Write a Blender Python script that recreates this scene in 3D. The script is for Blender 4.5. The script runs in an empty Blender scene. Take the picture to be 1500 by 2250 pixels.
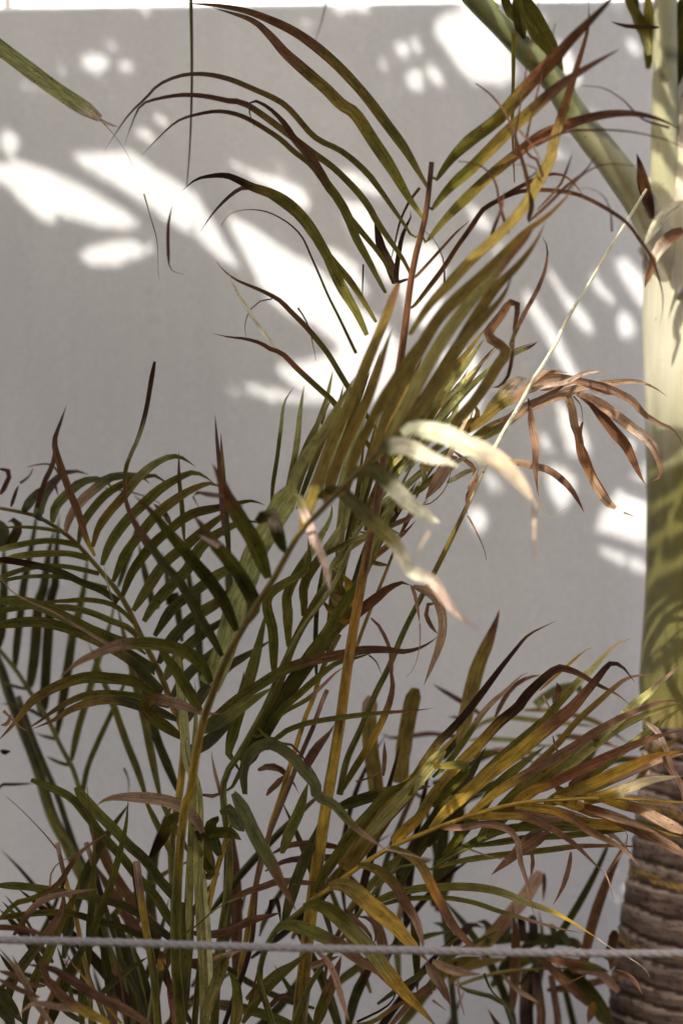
import bpy, math, random
import numpy as np
from mathutils import Vector, Matrix, noise
random.seed(7); np.random.seed(7)
R = math.radians
# ------------------------------------------------------------------ camera, sky, sun, exposure
H = 1.05          # camera height
FPX = 5300.0      # focal length in photograph pixels
sc = bpy.context.scene
COL = sc.collection
cam_d = bpy.data.cameras.new('camera'); cam = bpy.data.objects.new('camera', cam_d); COL.objects.link(cam)
cam_d.sensor_fit = 'HORIZONTAL'; cam_d.sensor_width = 24.0; cam_d.lens = FPX/1500*24.0
cam.location = (0, 0, H); cam.rotation_euler = (R(90), 0, 0)
cam_d.clip_start = 0.05; cam_d.clip_end = 2000
cam_d.dof.use_dof = True; cam_d.dof.focus_distance = 2.93; cam_d.dof.aperture_fstop = 2.7
sc.camera = cam
AZ, EL = 25.0, 40.0            # the sun stands behind the camera, to its left
S = Vector((-math.sin(R(AZ))*math.cos(R(EL)), -math.cos(R(AZ))*math.cos(R(EL)), math.sin(R(EL))))
world = bpy.data.worlds.new('World'); sc.world = world; world.use_nodes = True
wn = world.node_tree; wn.nodes.clear()
sky = wn.nodes.new('ShaderNodeTexSky'); sky.sky_type = 'NISHITA'; sky.sun_disc = False
sky.sun_elevation = R(EL); sky.sun_rotation = R(180+AZ); sky.air_density = 0.8; sky.dust_density = 7.0; sky.ozone_density = 0.4
bg = wn.nodes.new('ShaderNodeBackground'); bg.inputs['Strength'].default_value = 0.15
wo = wn.nodes.new('ShaderNodeOutputWorld')
wn.links.new(sky.outputs[0], bg.inputs['Color']); wn.links.new(bg.outputs[0], wo.inputs['Surface'])
sun_d = bpy.data.lights.new('sun', 'SUN'); sun_d.energy = 2.0; sun_d.angle = R(0.53); sun_d.color = (1.0, 0.955, 0.89)
sun = bpy.data.objects.new('sun', sun_d); COL.objects.link(sun)
sun.rotation_euler = (-S).to_track_quat('-Z', 'Y').to_euler(); sun.location = S*12
sc.view_settings.view_transform = 'Standard'; sc.view_settings.look = 'None'
sc.view_settings.gamma = 1.0; sc.view_settings.use_curve_mapping = False
sc.view_settings.exposure = 1.38

# ------------------------------------------------------------------ helpers
WALL_Y, WALL_A = 3.8, R(-3.3)
def P(px, py, d):
    return Vector(((px-750)/FPX*d, d, H-(py-1125)/FPX*d))
def wall_point(px, py):
    # ray from the camera meets the wall's face
    dx, dz = (px-750)/FPX, -(py-1125)/FPX
    t = WALL_Y/(1 - dx*math.tan(WALL_A))
    return Vector((dx*t, t, H+dz*t))

def tag(o, label=None, cat=None, group=None, kind=None):
    if label: o['label'] = label
    if cat: o['category'] = cat
    if group: o['group'] = group
    if kind: o['kind'] = kind
    return o
def thing(name, loc, label, cat, group=None):
    e = bpy.data.objects.new(name, None); COL.objects.link(e); e.location = loc
    e.empty_display_size = 0.1
    return tag(e, label, cat, group)
def link(name, me, mat, parent=None, smooth=True):
    o = bpy.data.objects.new(name, me); COL.objects.link(o)
    if mat: me.materials.append(mat)
    if smooth: me.polygons.foreach_set('use_smooth', [True]*len(me.polygons))
    if parent is not None:
        o.parent = parent
        if parent.type == 'EMPTY': o.matrix_parent_inverse = Matrix.Translation(-parent.location)
    return o
def mesh(name, vs, fs, cols=None, uvs=None):
    me = bpy.data.meshes.new(name); me.from_pydata([tuple(v) for v in vs], [], fs); me.update()
    if cols is not None:
        a = me.color_attributes.new('Col', 'FLOAT_COLOR', 'POINT')
        a.data.foreach_set('color', [c for k in cols for c in (k[0], k[1], k[2], 1.0)])
    if uvs is not None:
        l = me.uv_layers.new(name='UVMap')
        idx = np.empty(len(me.loops), dtype=np.int32); me.loops.foreach_get('vertex_index', idx)
        l.data.foreach_set('uv', np.array(uvs, dtype=np.float32)[idx].ravel())
    return me

# ------------------------------------------------------------------ materials
def new_mat(name):
    m = bpy.data.materials.new(name); m.use_nodes = True; nt = m.node_tree; nt.nodes.clear()
    out = nt.nodes.new('ShaderNodeOutputMaterial'); b = nt.nodes.new('ShaderNodeBsdfPrincipled')
    nt.links.new(b.outputs[0], out.inputs['Surface'])
    return m, nt, b, out
def node(nt, t, **kw):
    n = nt.nodes.new(t)
    for k, v in kw.items():
        if k in n.inputs.keys(): n.inputs[k].default_value = v
        else: setattr(n, k, v)
    return n
def ramp(nt, src, stops):
    r = nt.nodes.new('ShaderNodeValToRGB'); e = r.color_ramp.elements
    while len(e) < len(stops): e.new(0.5)
    for i, (p, c) in enumerate(stops):
        e[i].position = p; e[i].color = (c, c, c, 1) if isinstance(c, (int, float)) else (*c, 1)
    nt.links.new(src, r.inputs[0]); return r
def mul(nt, a, b, fac=1.0, mode='MULTIPLY'):
    m = nt.nodes.new('ShaderNodeMix'); m.data_type = 'RGBA'; m.blend_type = mode; m.inputs[0].default_value = fac
    nt.links.new(a, m.inputs[6]); nt.links.new(b, m.inputs[7]); return m.outputs[2]

def leaf_material(name, rough, trans, vein=4.5, spec=0.35):
    m, nt, b, out = new_mat(name)
    at = node(nt, 'ShaderNodeAttribute', attribute_name='Col')
    uv = node(nt, 'ShaderNodeUVMap')
    sep = node(nt, 'ShaderNodeSeparateXYZ'); nt.links.new(uv.outputs[0], sep.inputs[0])
    # parallel veins run the length of the blade
    mp = node(nt, 'ShaderNodeMapping'); mp.inputs['Scale'].default_value = (vein*0.35, 0.8, 1); nt.links.new(uv.outputs[0], mp.inputs[0])
    nv = node(nt, 'ShaderNodeTexNoise', Scale=1.0, Detail=3.0, Roughness=0.6); nt.links.new(mp.outputs[0], nv.inputs['Vector'])
    rv = ramp(nt, nv.outputs['Fac'], [(0.32, 0.5), (0.5, 0.98), (0.68, 1.42)])
    geo = node(nt, 'ShaderNodeNewGeometry')
    ns = node(nt, 'ShaderNodeTexNoise', Scale=55.0, Detail=4.0, Roughness=0.65); nt.links.new(geo.outputs['Position'], ns.inputs['Vector'])
    rs = ramp(nt, ns.outputs['Fac'], [(0.3, (0.72, 0.66, 0.60)), (0.5, (1, 1, 1)), (0.72, (1.25, 1.16, 1.0))])
    n2 = node(nt, 'ShaderNodeTexNoise', Scale=300.0, Detail=2.0); nt.links.new(geo.outputs['Position'], n2.inputs['Vector'])
    r2 = ramp(nt, n2.outputs['Fac'], [(0.27, (0.35, 0.24, 0.18)), (0.35, (1, 1, 1))])
    c = mul(nt, at.outputs['Color'], rv.outputs[0]); c = mul(nt, c, rs.outputs[0]); c = mul(nt, c, r2.outputs[0])
    nt.links.new(c, b.inputs['Base Color'])
    b.inputs['Roughness'].default_value = rough; b.inputs['Specular IOR Level'].default_value = spec
    bp = node(nt, 'ShaderNodeBump', Strength=0.35, Distance=0.0012); nt.links.new(nv.outputs['Fac'], bp.inputs['Height'])
    nt.links.new(bp.outputs[0], b.inputs['Normal'])
    if trans > 0:
        tr = node(nt, 'ShaderNodeBsdfTranslucent'); nt.links.new(c, tr.inputs['Color'])
        mx = node(nt, 'ShaderNodeMixShader'); mx.inputs[0].default_value = trans
        nt.links.new(b.outputs[0], mx.inputs[1]); nt.links.new(tr.outputs[0], mx.inputs[2]); nt.links.new(mx.outputs[0], out.inputs['Surface'])
    return m
M_LEAF = leaf_material('palm_leaf', 0.6, 0.2, spec=0.12)
M_STEM = leaf_material('palm_stem', 0.5, 0.0, 4.0, 0.2)
M_TRUNK = leaf_material('palm_trunk', 0.85, 0.0, 4.0, 0.15)

def shaft_material():
    m, nt, b, out = new_mat('smooth_crownshaft')
    at = node(nt, 'ShaderNodeAttribute', attribute_name='Col'); geo = node(nt, 'ShaderNodeNewGeometry')
    mp = node(nt, 'ShaderNodeMapping'); mp.inputs['Scale'].default_value = (60, 60, 5); nt.links.new(geo.outputs['Position'], mp.inputs[0])
    n = node(nt, 'ShaderNodeTexNoise', Scale=1.0, Detail=4.0, Roughness=0.6); nt.links.new(mp.outputs[0], n.inputs['Vector'])
    r = ramp(nt, n.outputs['Fac'], [(0.3, .86), (0.7, 1.08)])
    n2 = node(nt, 'ShaderNodeTexNoise', Scale=140.0, Detail=2.0); nt.links.new(geo.outputs['Position'], n2.inputs['Vector'])
    r2 = ramp(nt, n2.outputs['Fac'], [(0.24, .45), (0.31, 1.0)])
    c = mul(nt, mul(nt, at.outputs['Color'], r.outputs[0]), r2.outputs[0]); nt.links.new(c, b.inputs['Base Color'])
    b.inputs['Roughness'].default_value = .42; b.inputs['Specular IOR Level'].default_value = .3
    return m
M_SHAFT = shaft_material()
def wall_material():
    m, nt, b, out = new_mat('painted_render')
    geo = node(nt, 'ShaderNodeNewGeometry')
    n1 = node(nt, 'ShaderNodeTexNoise', Scale=2.2, Detail=5.0, Roughness=0.6); nt.links.new(geo.outputs['Position'], n1.inputs['Vector'])
    r1 = ramp(nt, n1.outputs['Fac'], [(0.3, (0.70, 0.693, 0.680)), (0.7, (0.75, 0.745, 0.735))])
    n2 = node(nt, 'ShaderNodeTexNoise', Scale=260.0, Detail=3.0, Roughness=0.7); nt.links.new(geo.outputs['Position'], n2.inputs['Vector'])
    r2 = ramp(nt, n2.outputs['Fac'], [(0.3, 0.85), (0.7, 1.1)])
    mp = node(nt, 'ShaderNodeMapping'); mp.inputs['Scale'].default_value = (9, 9, .9); nt.links.new(geo.outputs['Position'], mp.inputs[0])
    n3 = node(nt, 'ShaderNodeTexNoise', Scale=1.0, Detail=5.0, Roughness=0.7); nt.links.new(mp.outputs[0], n3.inputs['Vector'])
    r3 = ramp(nt, n3.outputs['Fac'], [(0.3, .93), (0.55, 1.0)])
    c = mul(nt, mul(nt, r1.outputs[0], r2.outputs[0]), r3.outputs[0]); nt.links.new(c, b.inputs['Base Color'])
    b.inputs['Roughness'].default_value = 0.9; b.inputs['Specular IOR Level'].default_value = 0.15
    bp = node(nt, 'ShaderNodeBump', Strength=0.25, Distance=0.002); nt.links.new(n2.outputs['Fac'], bp.inputs['Height'])
    nt.links.new(bp.outputs[0], b.inputs['Normal']); return m
def simple_material(name, c0, c1, scale, rough, bump=0.3, dist=0.003):
    m, nt, b, out = new_mat(name)
    geo = node(nt, 'ShaderNodeNewGeometry')
    n1 = node(nt, 'ShaderNodeTexNoise', Scale=scale, Detail=5.0, Roughness=0.65); nt.links.new(geo.outputs['Position'], n1.inputs['Vector'])
    r1 = ramp(nt, n1.outputs['Fac'], [(0.3, c0), (0.7, c1)]); nt.links.new(r1.outputs[0], b.inputs['Base Color'])
    b.inputs['Roughness'].default_value = rough; b.inputs['Specular IOR Level'].default_value = 0.2
    bp = node(nt, 'ShaderNodeBump', Strength=bump, Distance=dist); nt.links.new(n1.outputs['Fac'], bp.inputs['Height'])
    nt.links.new(bp.outputs[0], b.inputs['Normal']); return m
M_WALL = wall_material()
M_SOIL = simple_material('garden_soil', (0.035, 0.026, 0.018), (0.075, 0.058, 0.042), 30, 0.95, 0.8, 0.02)
M_ROPE = simple_material('rope_fibre', (0.27, 0.235, 0.215), (0.43, 0.385, 0.36), 500, 0.85, 0.6, 0.001)
M_POST = simple_material('weathered_post', (0.12, 0.09, 0.07), (0.25, 0.2, 0.16), 25, 0.85)

# ------------------------------------------------------------------ the setting
def ground():
    n = 60; vs = []; fs = []
    xs = [math.copysign(abs(t)**3, t)*300 for t in np.linspace(-1, 1, n)]
    ys = [math.copysign(abs(t)**3, t)*300+2.8 for t in np.linspace(-1, 1, n)]
    for y in ys:
        for x in xs:
            z = -0.03+0.03*noise.noise(Vector((x*1.7, y*1.7, 0))) if abs(x) < 6 and abs(y) < 8 else -0.03
            vs.append((x, y, z))
    for j in range(n-1):
        for i in range(n-1): a = j*n+i; fs.append((a, a+1, a+n+1, a+n))
    tag(link('ground', mesh('ground', vs, fs), M_SOIL), kind='structure')
ground()
WTOP = wall_point(0, 15).z
def box_pts(x0, x1, y0, y1, z0, z1):
    v = [(x0, y0, z0), (x1, y0, z0), (x1, y1, z0), (x0, y1, z0), (x0, y0, z1), (x1, y0, z1), (x1, y1, z1), (x0, y1, z1)]
    f = [(0, 3, 2, 1), (4, 5, 6, 7), (0, 1, 5, 4), (1, 2, 6, 5), (2, 3, 7, 6), (3, 0, 4, 7)]
    return v, f
v, f = box_pts(-3.2, 3.2, 0, 0.16, -0.06, WTOP)
wl = link('garden_wall', mesh('garden_wall', v, f), M_WALL, smooth=False)
wl.location = (0, WALL_Y, 0); wl.rotation_euler = (0, 0, WALL_A)
bv = wl.modifiers.new('edge', 'BEVEL'); bv.width = 0.008; bv.segments = 3
v, f = box_pts(-7, 0.2, -2.9, -2.6, -.06, 3.5)
tag(link('shade_wall', mesh('shade_wall', v, f), simple_material('shade_wall_dark', (.10, .085, .07), (.16, .14, .12), 3, .9), smooth=False), kind='structure')  # unseen wall added behind the camera to keep low sky light off
tag(wl, 'smooth off white rendered garden wall standing behind the palms', 'wall')

# ------------------------------------------------------------------ leaves and stems
TILE = dict(O=(0, 0, 1), A=(0, 0, 2), B=(750, 0, 2), C=(350, 300, 2.5), D=(900, 300, 2.5), E=(550, 750, 3), F=(1000, 750, 3),
            G=(0, 850, 2.5), H=(0, 1250, 2.5), I=(450, 1250, 2.5), J=(950, 1250, 2.727), K=(0, 1750, 3), Q=(748, 1320, 2), M=(450, 1750, 3), N=(950, 1700, 2.727))
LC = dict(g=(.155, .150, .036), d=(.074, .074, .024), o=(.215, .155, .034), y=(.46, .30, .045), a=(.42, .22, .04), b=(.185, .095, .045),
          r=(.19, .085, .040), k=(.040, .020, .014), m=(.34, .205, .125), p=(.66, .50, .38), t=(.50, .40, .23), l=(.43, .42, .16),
          f=(.27, .18, .045), w=(.135, .14, .06), n=(.130, .066, .038), s=(.26, .23, .07), c=(.88, .86, .62))  # c and l brightened: sunlight on pale leaflets is put into their colour
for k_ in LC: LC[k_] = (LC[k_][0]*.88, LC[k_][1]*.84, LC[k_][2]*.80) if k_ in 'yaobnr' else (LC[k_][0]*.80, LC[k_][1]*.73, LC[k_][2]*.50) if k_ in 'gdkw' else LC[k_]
def parse_cols(s):
    # 'g.5b.9p' : g up to .5, b up to .9, then p
    out = []; i = 0
    while i < len(s):
        c = s[i]; i += 1; j = i
        while j < len(s) and (s[j] == '.' or s[j].isdigit()): j += 1
        out.append((float(s[i:j]) if j > i else 1.0, LC[c])); i = j
    return out
def col_at(cl, t, wob):
    t = t+wob
    for k, (e, c) in enumerate(cl):
        if t <= e or k == len(cl)-1:
            if k < len(cl)-1 and e-t < 0.05:
                q = 0.5*(1-(e-t)/0.05); n2 = cl[k+1][1]; return [c[i]*(1-q)+n2[i]*q for i in range(3)]
            if k > 0 and t-cl[k-1][0] < 0.05:
                q = 0.5*(1-(t-cl[k-1][0])/0.05); n2 = cl[k-1][1]; return [c[i]*(1-q)+n2[i]*q for i in range(3)]
            return list(c)
def parse_pts(s):
    ts = (0, 0, 1); first = None; pts = []
    for w in s.split():
        if w[0].isalpha():
            ts = TILE[w[0]]; first = first or ts; w = w[1:]
            if not w: continue
        x, y = w.split(','); pts.append((ts[0]+float(x)/ts[2], ts[1]+float(y)/ts[2]))
    return pts, first[2]
def spline(ctrl, n):
    c = [ctrl[0]*2-ctrl[1]]+list(ctrl)+[ctrl[-1]*2-ctrl[-2]]
    seg = [max((c[i+1]-c[i]).length, 1e-6) for i in range(1, len(c)-2)]
    tot = sum(seg); out = []
    for k in range(n):
        d = tot*k/(n-1); i = 0
        while i < len(seg)-1 and d > seg[i]: d -= seg[i]; i += 1
        t = min(d/seg[i], 1.0); p0, p1, p2, p3 = c[i], c[i+1], c[i+2], c[i+3]
        out.append(0.5*((2*p1)+(p2-p0)*t+(2*p0-5*p1+4*p2-p3)*t*t+(3*p1-p0-3*p2+p3)*t**3))
    return out, tot
CAM = Vector((0, 0, H))
def path3d(pts, d0, d1, bow):
    acc = [0.0]
    for a, b in zip(pts, pts[1:]): acc.append(acc[-1]+math.hypot(b[0]-a[0], b[1]-a[1]))
    T = acc[-1]; out = []
    for (x, y), s_ in zip(pts, acc):
        t = s_/T; out.append(P(x, y, d0+(d1-d0)*t+bow*math.sin(math.pi*t)))
    return out, T
OFF = (-1, -.82, -.42, 0, .42, .82, 1)
def blade(name, ctrl, Tpx, w, cols, parent, rng, flags='', roll=None, twist=None, seg=17.0, mat=None):
    """one leaflet: a folded tapering strip along ctrl (base to tip); w is its real width in metres"""
    n = int(min(44, max(7, Tpx/seg))); ps, L = spline(ctrl, n)
    if roll is None: roll = rng.uniform(-.5, .5)
    if twist is None: twist = rng.uniform(-.5, .5)
    if 'c' in flags: twist = rng.uniform(-2.2, 2.2)
    fold = rng.uniform(.18, .42)*(1 if rng.random() < .7 else -1); ph = rng.uniform(0, 50); cl = parse_cols(cols)
    tint = [1+rng.uniform(-.14, .14)]*3; tint[1] *= 1+rng.uniform(-.06, .06)
    edge = rng.uniform(.2, .75) if 'e' not in flags else .7
    vs = []; cs = []; uv = []
    for i, p in enumerate(ps):
        t = i/(n-1)
        tan = (ps[min(i+1, n-1)]-ps[max(i-1, 0)]).normalized(); vd = (p-CAM).normalized()
        s0 = tan.cross(vd)
        s0 = s0.normalized() if s0.length > 1e-4 else Vector((1, 0, 0)); n0 = s0.cross(tan).normalized()
        a = roll+twist*(t-.4)+.12*noise.noise(Vector((t*5, ph, 0)))
        side = s0*math.cos(a)+n0*math.sin(a); nor = n0*math.cos(a)-s0*math.sin(a)
        if 'u' in flags: f = (1.0 if t < .93 else 1-(t-.93)/.07*.5)*(1 if 'j' not in flags else .2+.8*min(1, t/.12))
        elif 'x' in flags: f = 1-.75*t
        elif 'B' in flags: f = 1 if 0 < t < 1 else .6
        else:
            f = .42+.58*min(1, t/.18)**.8 if 'j' not in flags else .16+.84*min(1, t/.2)**.9
            if t > .5: f *= max(0.02, 1-((t-.5)/.5)**1.9)
        f *= 1+(.22 if 'c' in flags else .07)*noise.noise(Vector((t*9, ph, 3)))
        wt = w*f; fo = fold*(1-.5*t)*(1.8 if 'c' in flags else 1)
        for o in OFF:
            jag = 1+(0.10 if abs(o) == 1 and 'c' in flags else .025*(abs(o) == 1))*noise.noise(Vector((t*L*160, ph, o*7)))
            vs.append(p+side*(o*wt/2*jag)-nor*(abs(o)*wt*fo*.5)+nor*(.06*wt*noise.noise(Vector((t*12, o*2, ph)))))
            c = col_at(cl, t, .035*noise.noise(Vector((t*4, o*1.3, ph)))+.03*noise.noise(Vector((t*2, o*4, ph+9)))+(.02 if abs(o) > .8 else 0))
            g = 1+.22*noise.noise(Vector((t*6, o, ph+4)))
            c = [c[k]*tint[k]*g for k in range(3)]
            if abs(o) == 1:
                q = edge*(0.5+.5*noise.noise(Vector((t*7, o*5, ph+2)))); q = max(0, min(1, q)); br = (.16, .075, .04)
                c = [c[k]*(1-q)+br[k]*q for k in range(3)]
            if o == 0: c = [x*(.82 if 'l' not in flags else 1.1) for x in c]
            cs.append(c); uv.append((o*3+ph, t*L*40))
    fs = []; m = len(OFF)
    for i in range(n-1):
        for j in range(m-1): a = i*m+j; fs.append((a, a+1, a+m+1, a+m))
    return link(name, mesh(name, vs, fs, cs, uv), mat or M_LEAF, parent)
def tube(name, ctrl, Tpx, r0, r1, cols, parent, rng, stripe=0.0, seg=22.0, sides=10, mat=None, prof=None, off=0.0):
    n = int(min(70, max(4, Tpx/seg))); ps, L = spline(ctrl, n); cl = parse_cols(cols); ph = rng.uniform(0, 50)
    vs = []; cs = []; uv = []; fs = []
    for i, p in enumerate(ps):
        t = i/(n-1); tan = (ps[min(i+1, n-1)]-ps[max(i-1, 0)]).normalized()
        s0 = tan.cross((p-CAM).normalized()).normalized(); n0 = s0.cross(tan).normalized()
        r = (r0+(r1-r0)*max(0, (t-off)/(1-off))) if prof is None else prof(t)
        r *= 1+.05*noise.noise(Vector((t*14, ph, 1)))
        for j in range(sides):
            a = 2*math.pi*j/sides; sx = math.cos(a); sn = math.sin(a)
            flat = .8 if sn > 0 else 1
            vs.append(p+s0*(r*sx)+n0*(r*sn*flat))
            c = col_at(cl, max(0, (t-off)/(1-off)), .03*noise.noise(Vector((t*5, sx*2, ph)))); g = 1+.25*noise.noise(Vector((t*10, sx*2, ph+4)))
            k = 0.0
            if stripe: k = stripe*max(0, 1-abs((a-math.radians(80)+math.pi) % (2*math.pi)-math.pi)/.55)*(0.55+.7*noise.noise(Vector((t*8, 0, ph))))
            if noise.noise(Vector((t*L*45, sx*3+sn*3, ph))) > .42: k = max(k, .65)
            k = max(0, min(1, k))
            cs.append([c[q]*g*(1-k)+(.03, .017, .012)[q]*k for q in range(3)]); uv.append((j*6/sides+ph, t*L*30))
    for i in range(n-1):
        for j in range(sides): a = i*sides+j; b = i*sides+(j+1) % sides; fs.append((a, b, b+sides, a+sides))
    c0 = len(vs); vs += [ps[0], ps[-1]]; cs += [cs[0], cs[-1]]; uv += [(0, 0), (0, 0)]
    for j in range(sides):
        fs.append((c0, (j+1) % sides, j)); fs.append((c0+1, (n-1)*sides+j, (n-1)*sides+(j+1) % sides))
    return link(name, mesh(name, vs, fs, cs, uv), mat or M_STEM, parent)

RNG = random.Random(11)
def to_ground(ctrl, base):
    """carry a stem that leaves the frame's bottom on down into the soil of its clump"""
    p = ctrl[0]; d = (ctrl[0]-ctrl[1]).normalized(); k = (p.z-.02)
    q1 = p+d*(k*.45); q1.z = p.z-k*.5; tgt = Vector((base.x+(q1.x-base.x)*.35, base.y+(q1.y-base.y)*.35, -.04))
    return [tgt, q1]+list(ctrl)
def line(ln):
    head, pts = ln.split(':'); h = head.split()
    pts, sc_ = parse_pts(pts)
    w, cols, d0, d1 = float(h[0])/sc_, h[1], float(h[2]), float(h[3]); fl = h[4] if len(h) > 4 else ''
    return w, cols, d0, d1, fl, pts
def grow(plant, spec, stem_name='frond_stem', leaf_name='leaflet'):
    """spec: lines; '*' starts a new stem (part), the rest are leaflets on it (sub-parts); '-' a leaf straight on the plant"""
    stem = None
    for ln in spec.strip().splitlines():
        ln = ln.strip()
        if not ln or ln[0] == '#': continue
        star = ln[0] == '*'; loose = ln[0] == '-'
        if ln[0] in '*-': ln = ln[1:]
        w, cols, d0, d1, fl, pts = line(ln)
        if 'R' in fl:      # listed tip first
            pts = pts[::-1]; d0, d1 = d0, d1
        ctrl, T = path3d(pts, d0, d1, RNG.uniform(-.03, .03) if not star else 0)
        dm = (d0+d1)/2; wm = w/FPX*dm
        if star:
            ctrl2 = ctrl; T2 = T
            if pts[0][1] > 2200: ctrl2 = to_ground(ctrl, plant.location); T2 = T*1.5
            nm = stem_name if 'b' not in fl else 'broken_stem'
            w1 = wm*(.9 if 'b' in fl else .72 if 'k' in fl else .35)
            fr_ = 0.0; stem_pts = spline(ctrl2, 90)[0]
            if len(ctrl2) > len(ctrl):
                la = sum((b-a).length for a, b in zip(ctrl2, ctrl2[1:])); lb = sum((b-a).length for a, b in zip(ctrl, ctrl[1:])); fr_ = 1-lb/la
            stem = tube(nm, ctrl2, T2, wm/2, w1/2, cols, plant, RNG, stripe=.9 if 'S' in fl else 0.0, off=fr_)
        else:
            par = stem if (stem is not None and not loose) else plant
            nm = leaf_name if not ('m' in cols[-2:] and 'x' in fl) else 'dry_strand'
            if cols[-1] in 'mpbn' and cols[0] in 'mpbnk': nm = 'dry_leaflet' if nm == leaf_name else nm
            if par is stem and 'x' not in fl and 'l' not in fl:
                q_ = min(stem_pts, key=lambda v_: (v_-ctrl[0]).length); gap = (q_-ctrl[0]).length
                if .004 < gap < .045:
                    d_ = (ctrl[1]-ctrl[0]).normalized(); mid_ = ctrl[0].lerp(q_, .5)-d_*gap*.08
                    ctrl = [q_, mid_]+ctrl; T += gap*FPX/dm; fl += 'j'
            roll = None
            if 'x' in fl: roll = 0
            o = blade(nm, ctrl, T, wm*(1.3 if wm < .0115 else 1.12 if wm < .02 else 1.0), cols, par, RNG, fl, roll)

# --- the clump in the middle
centre = thing('areca_palm', Vector((-.06, 3.02, -.03)), 'tall areca palm clump in the middle with yellow stems and long arching brown tipped leaflets', 'palm')
SPEC_C = """
*32 g.02y.38a.55b.7r.95k 3.02 2.78 S:O 655,2262 668,2130 690,1950 715,1780 745,1600 770,1420 800,1250 830,1100 850,950 880,790 905,600 935,470 948,355
22 g.3o.55r.75b 2.8 3.02 :O 938,408 B350,770 280,650 200,540 100,410 0,300 A1400,210 1300,140 1200,90 1080,45 940,20 800,12
24 g.3o.6r.8b 2.8 3.0 :O 925,472 B290,860 220,740 140,620 60,500 A1500,460 1430,390 1350,320 1250,230 1180,150 1100,85 930,30
27 g.4o.6n 2.82 3.12 :C 1390,550 1350,490 1280,390 1210,290 1130,190 1000,80 850,0 A1250,460 1100,385 1000,345 900,325 800,330 700,370 640,430 560,510 455,665
30 g.45o.6n 2.84 3.14 :C 1390,780 1350,690 1290,600 1200,470 1150,380 1080,290 960,170 850,90 730,0 A1090,460 1000,440 900,420 800,415 700,430 620,460 580,540 545,640
26 g.45o.6n 2.86 3.05 :C 1290,770 1200,630 1110,520 1030,420 960,320 900,240 830,150 740,80 650,0 A1080,515 970,487 870,500 780,530 700,600 620,685
40 g.5n 2.86 2.95 c:C 1240,860 1150,690 1080,560 1030,430 980,340 920,260 870,170 810,80 740,10 A1250,540 1180,470 1110,440 1095,490 1120,565
44 g.3g.6o.68k 2.86 2.98 :C 1140,1090 1080,960 1020,860 960,740 920,650 880,580 840,510 780,430 690,350 600,305 510,275 440,240 370,212 280,215 200,235 125,295
30 g.55o.7n 2.87 3.0 :C 1190,1020 1130,920 1050,800 950,680 860,570 760,440 600,320 540,290 470,280 420,300 350,360 280,440 220,530
13 g.4n.85p 2.9 2.98 x:C 1080,1190 990,1000 930,880 870,740 830,650 790,560 740,500 680,455 600,415 520,400 440,405 380,430 335,490
30 g.5r.7b 2.92 3.05 :E 900,680 770,500 620,265 C930,1200 860,1110 800,1040 720,960 660,900 580,855 500,820 420,785 350,730 310,680
30 g.5r.8n 2.93 3.0 :E 850,830 790,700 710,600 600,470 550,400 430,290 300,170 210,80 110,40 C560,1135 470,1110 380,1100 290,1080
18 c 2.9 2.95 :C 640,1160 590,1100 520,1000 460,910 410,820 380,750
6 n 2.95 2.9 x:C 620,890 560,900 500,950 470,1030 475,1100
22 k 2.84 2.9 :C 1300,780 1330,560 1385,430 1378,400
44 n.5k 2.88 2.9 :C 1290,810 1270,720 1220,620 1200,540 1180,450
14 n 2.85 2.9 x:C 1430,280 1370,360 1320,470 1290,600 1270,680
8 n 2.95 3.0 x:C 1120,700 1115,860 1120,940
8 n 2.95 3.0 x:C 760,940 800,1000 830,1080 860,1230
46 g.35o.5r.75n 2.78 2.52 :B 415,790 480,700 560,620 640,560 700,510 760,440 850,340 940,250 1000,180 1080,100 1180,0 1230,-50
42 g.3o.6n 2.8 2.55 :B 395,920 470,830 570,740 650,660 740,570 830,490 930,400 1040,320 1140,260 1225,212
38 g.3o.42r.6n 2.8 2.6 :B 375,1060 450,970 560,860 680,750 780,670 870,600 960,560 1060,525 1180,500 1300,500 1400,525 1500,570
14 b 2.85 2.8 :D 50,750 150,640 250,530 330,460
24 o.2r 2.86 2.7 :D 30,920 100,830 190,710 260,600 340,490 400,400 480,350 560,300 650,250 740,210 820,205 880,235 930,290 970,350
20 r.3n 2.86 2.62 :D 190,710 300,540 400,400 500,340 600,300 700,292 800,295 920,315 1040,370 1180,460 1260,560 1330,670 1380,820 1390,930 1370,1050
9 k.5n 2.9 3.0 x:D 190,830 185,680 130,560 60,500
"""
grow(centre, SPEC_C)
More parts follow.
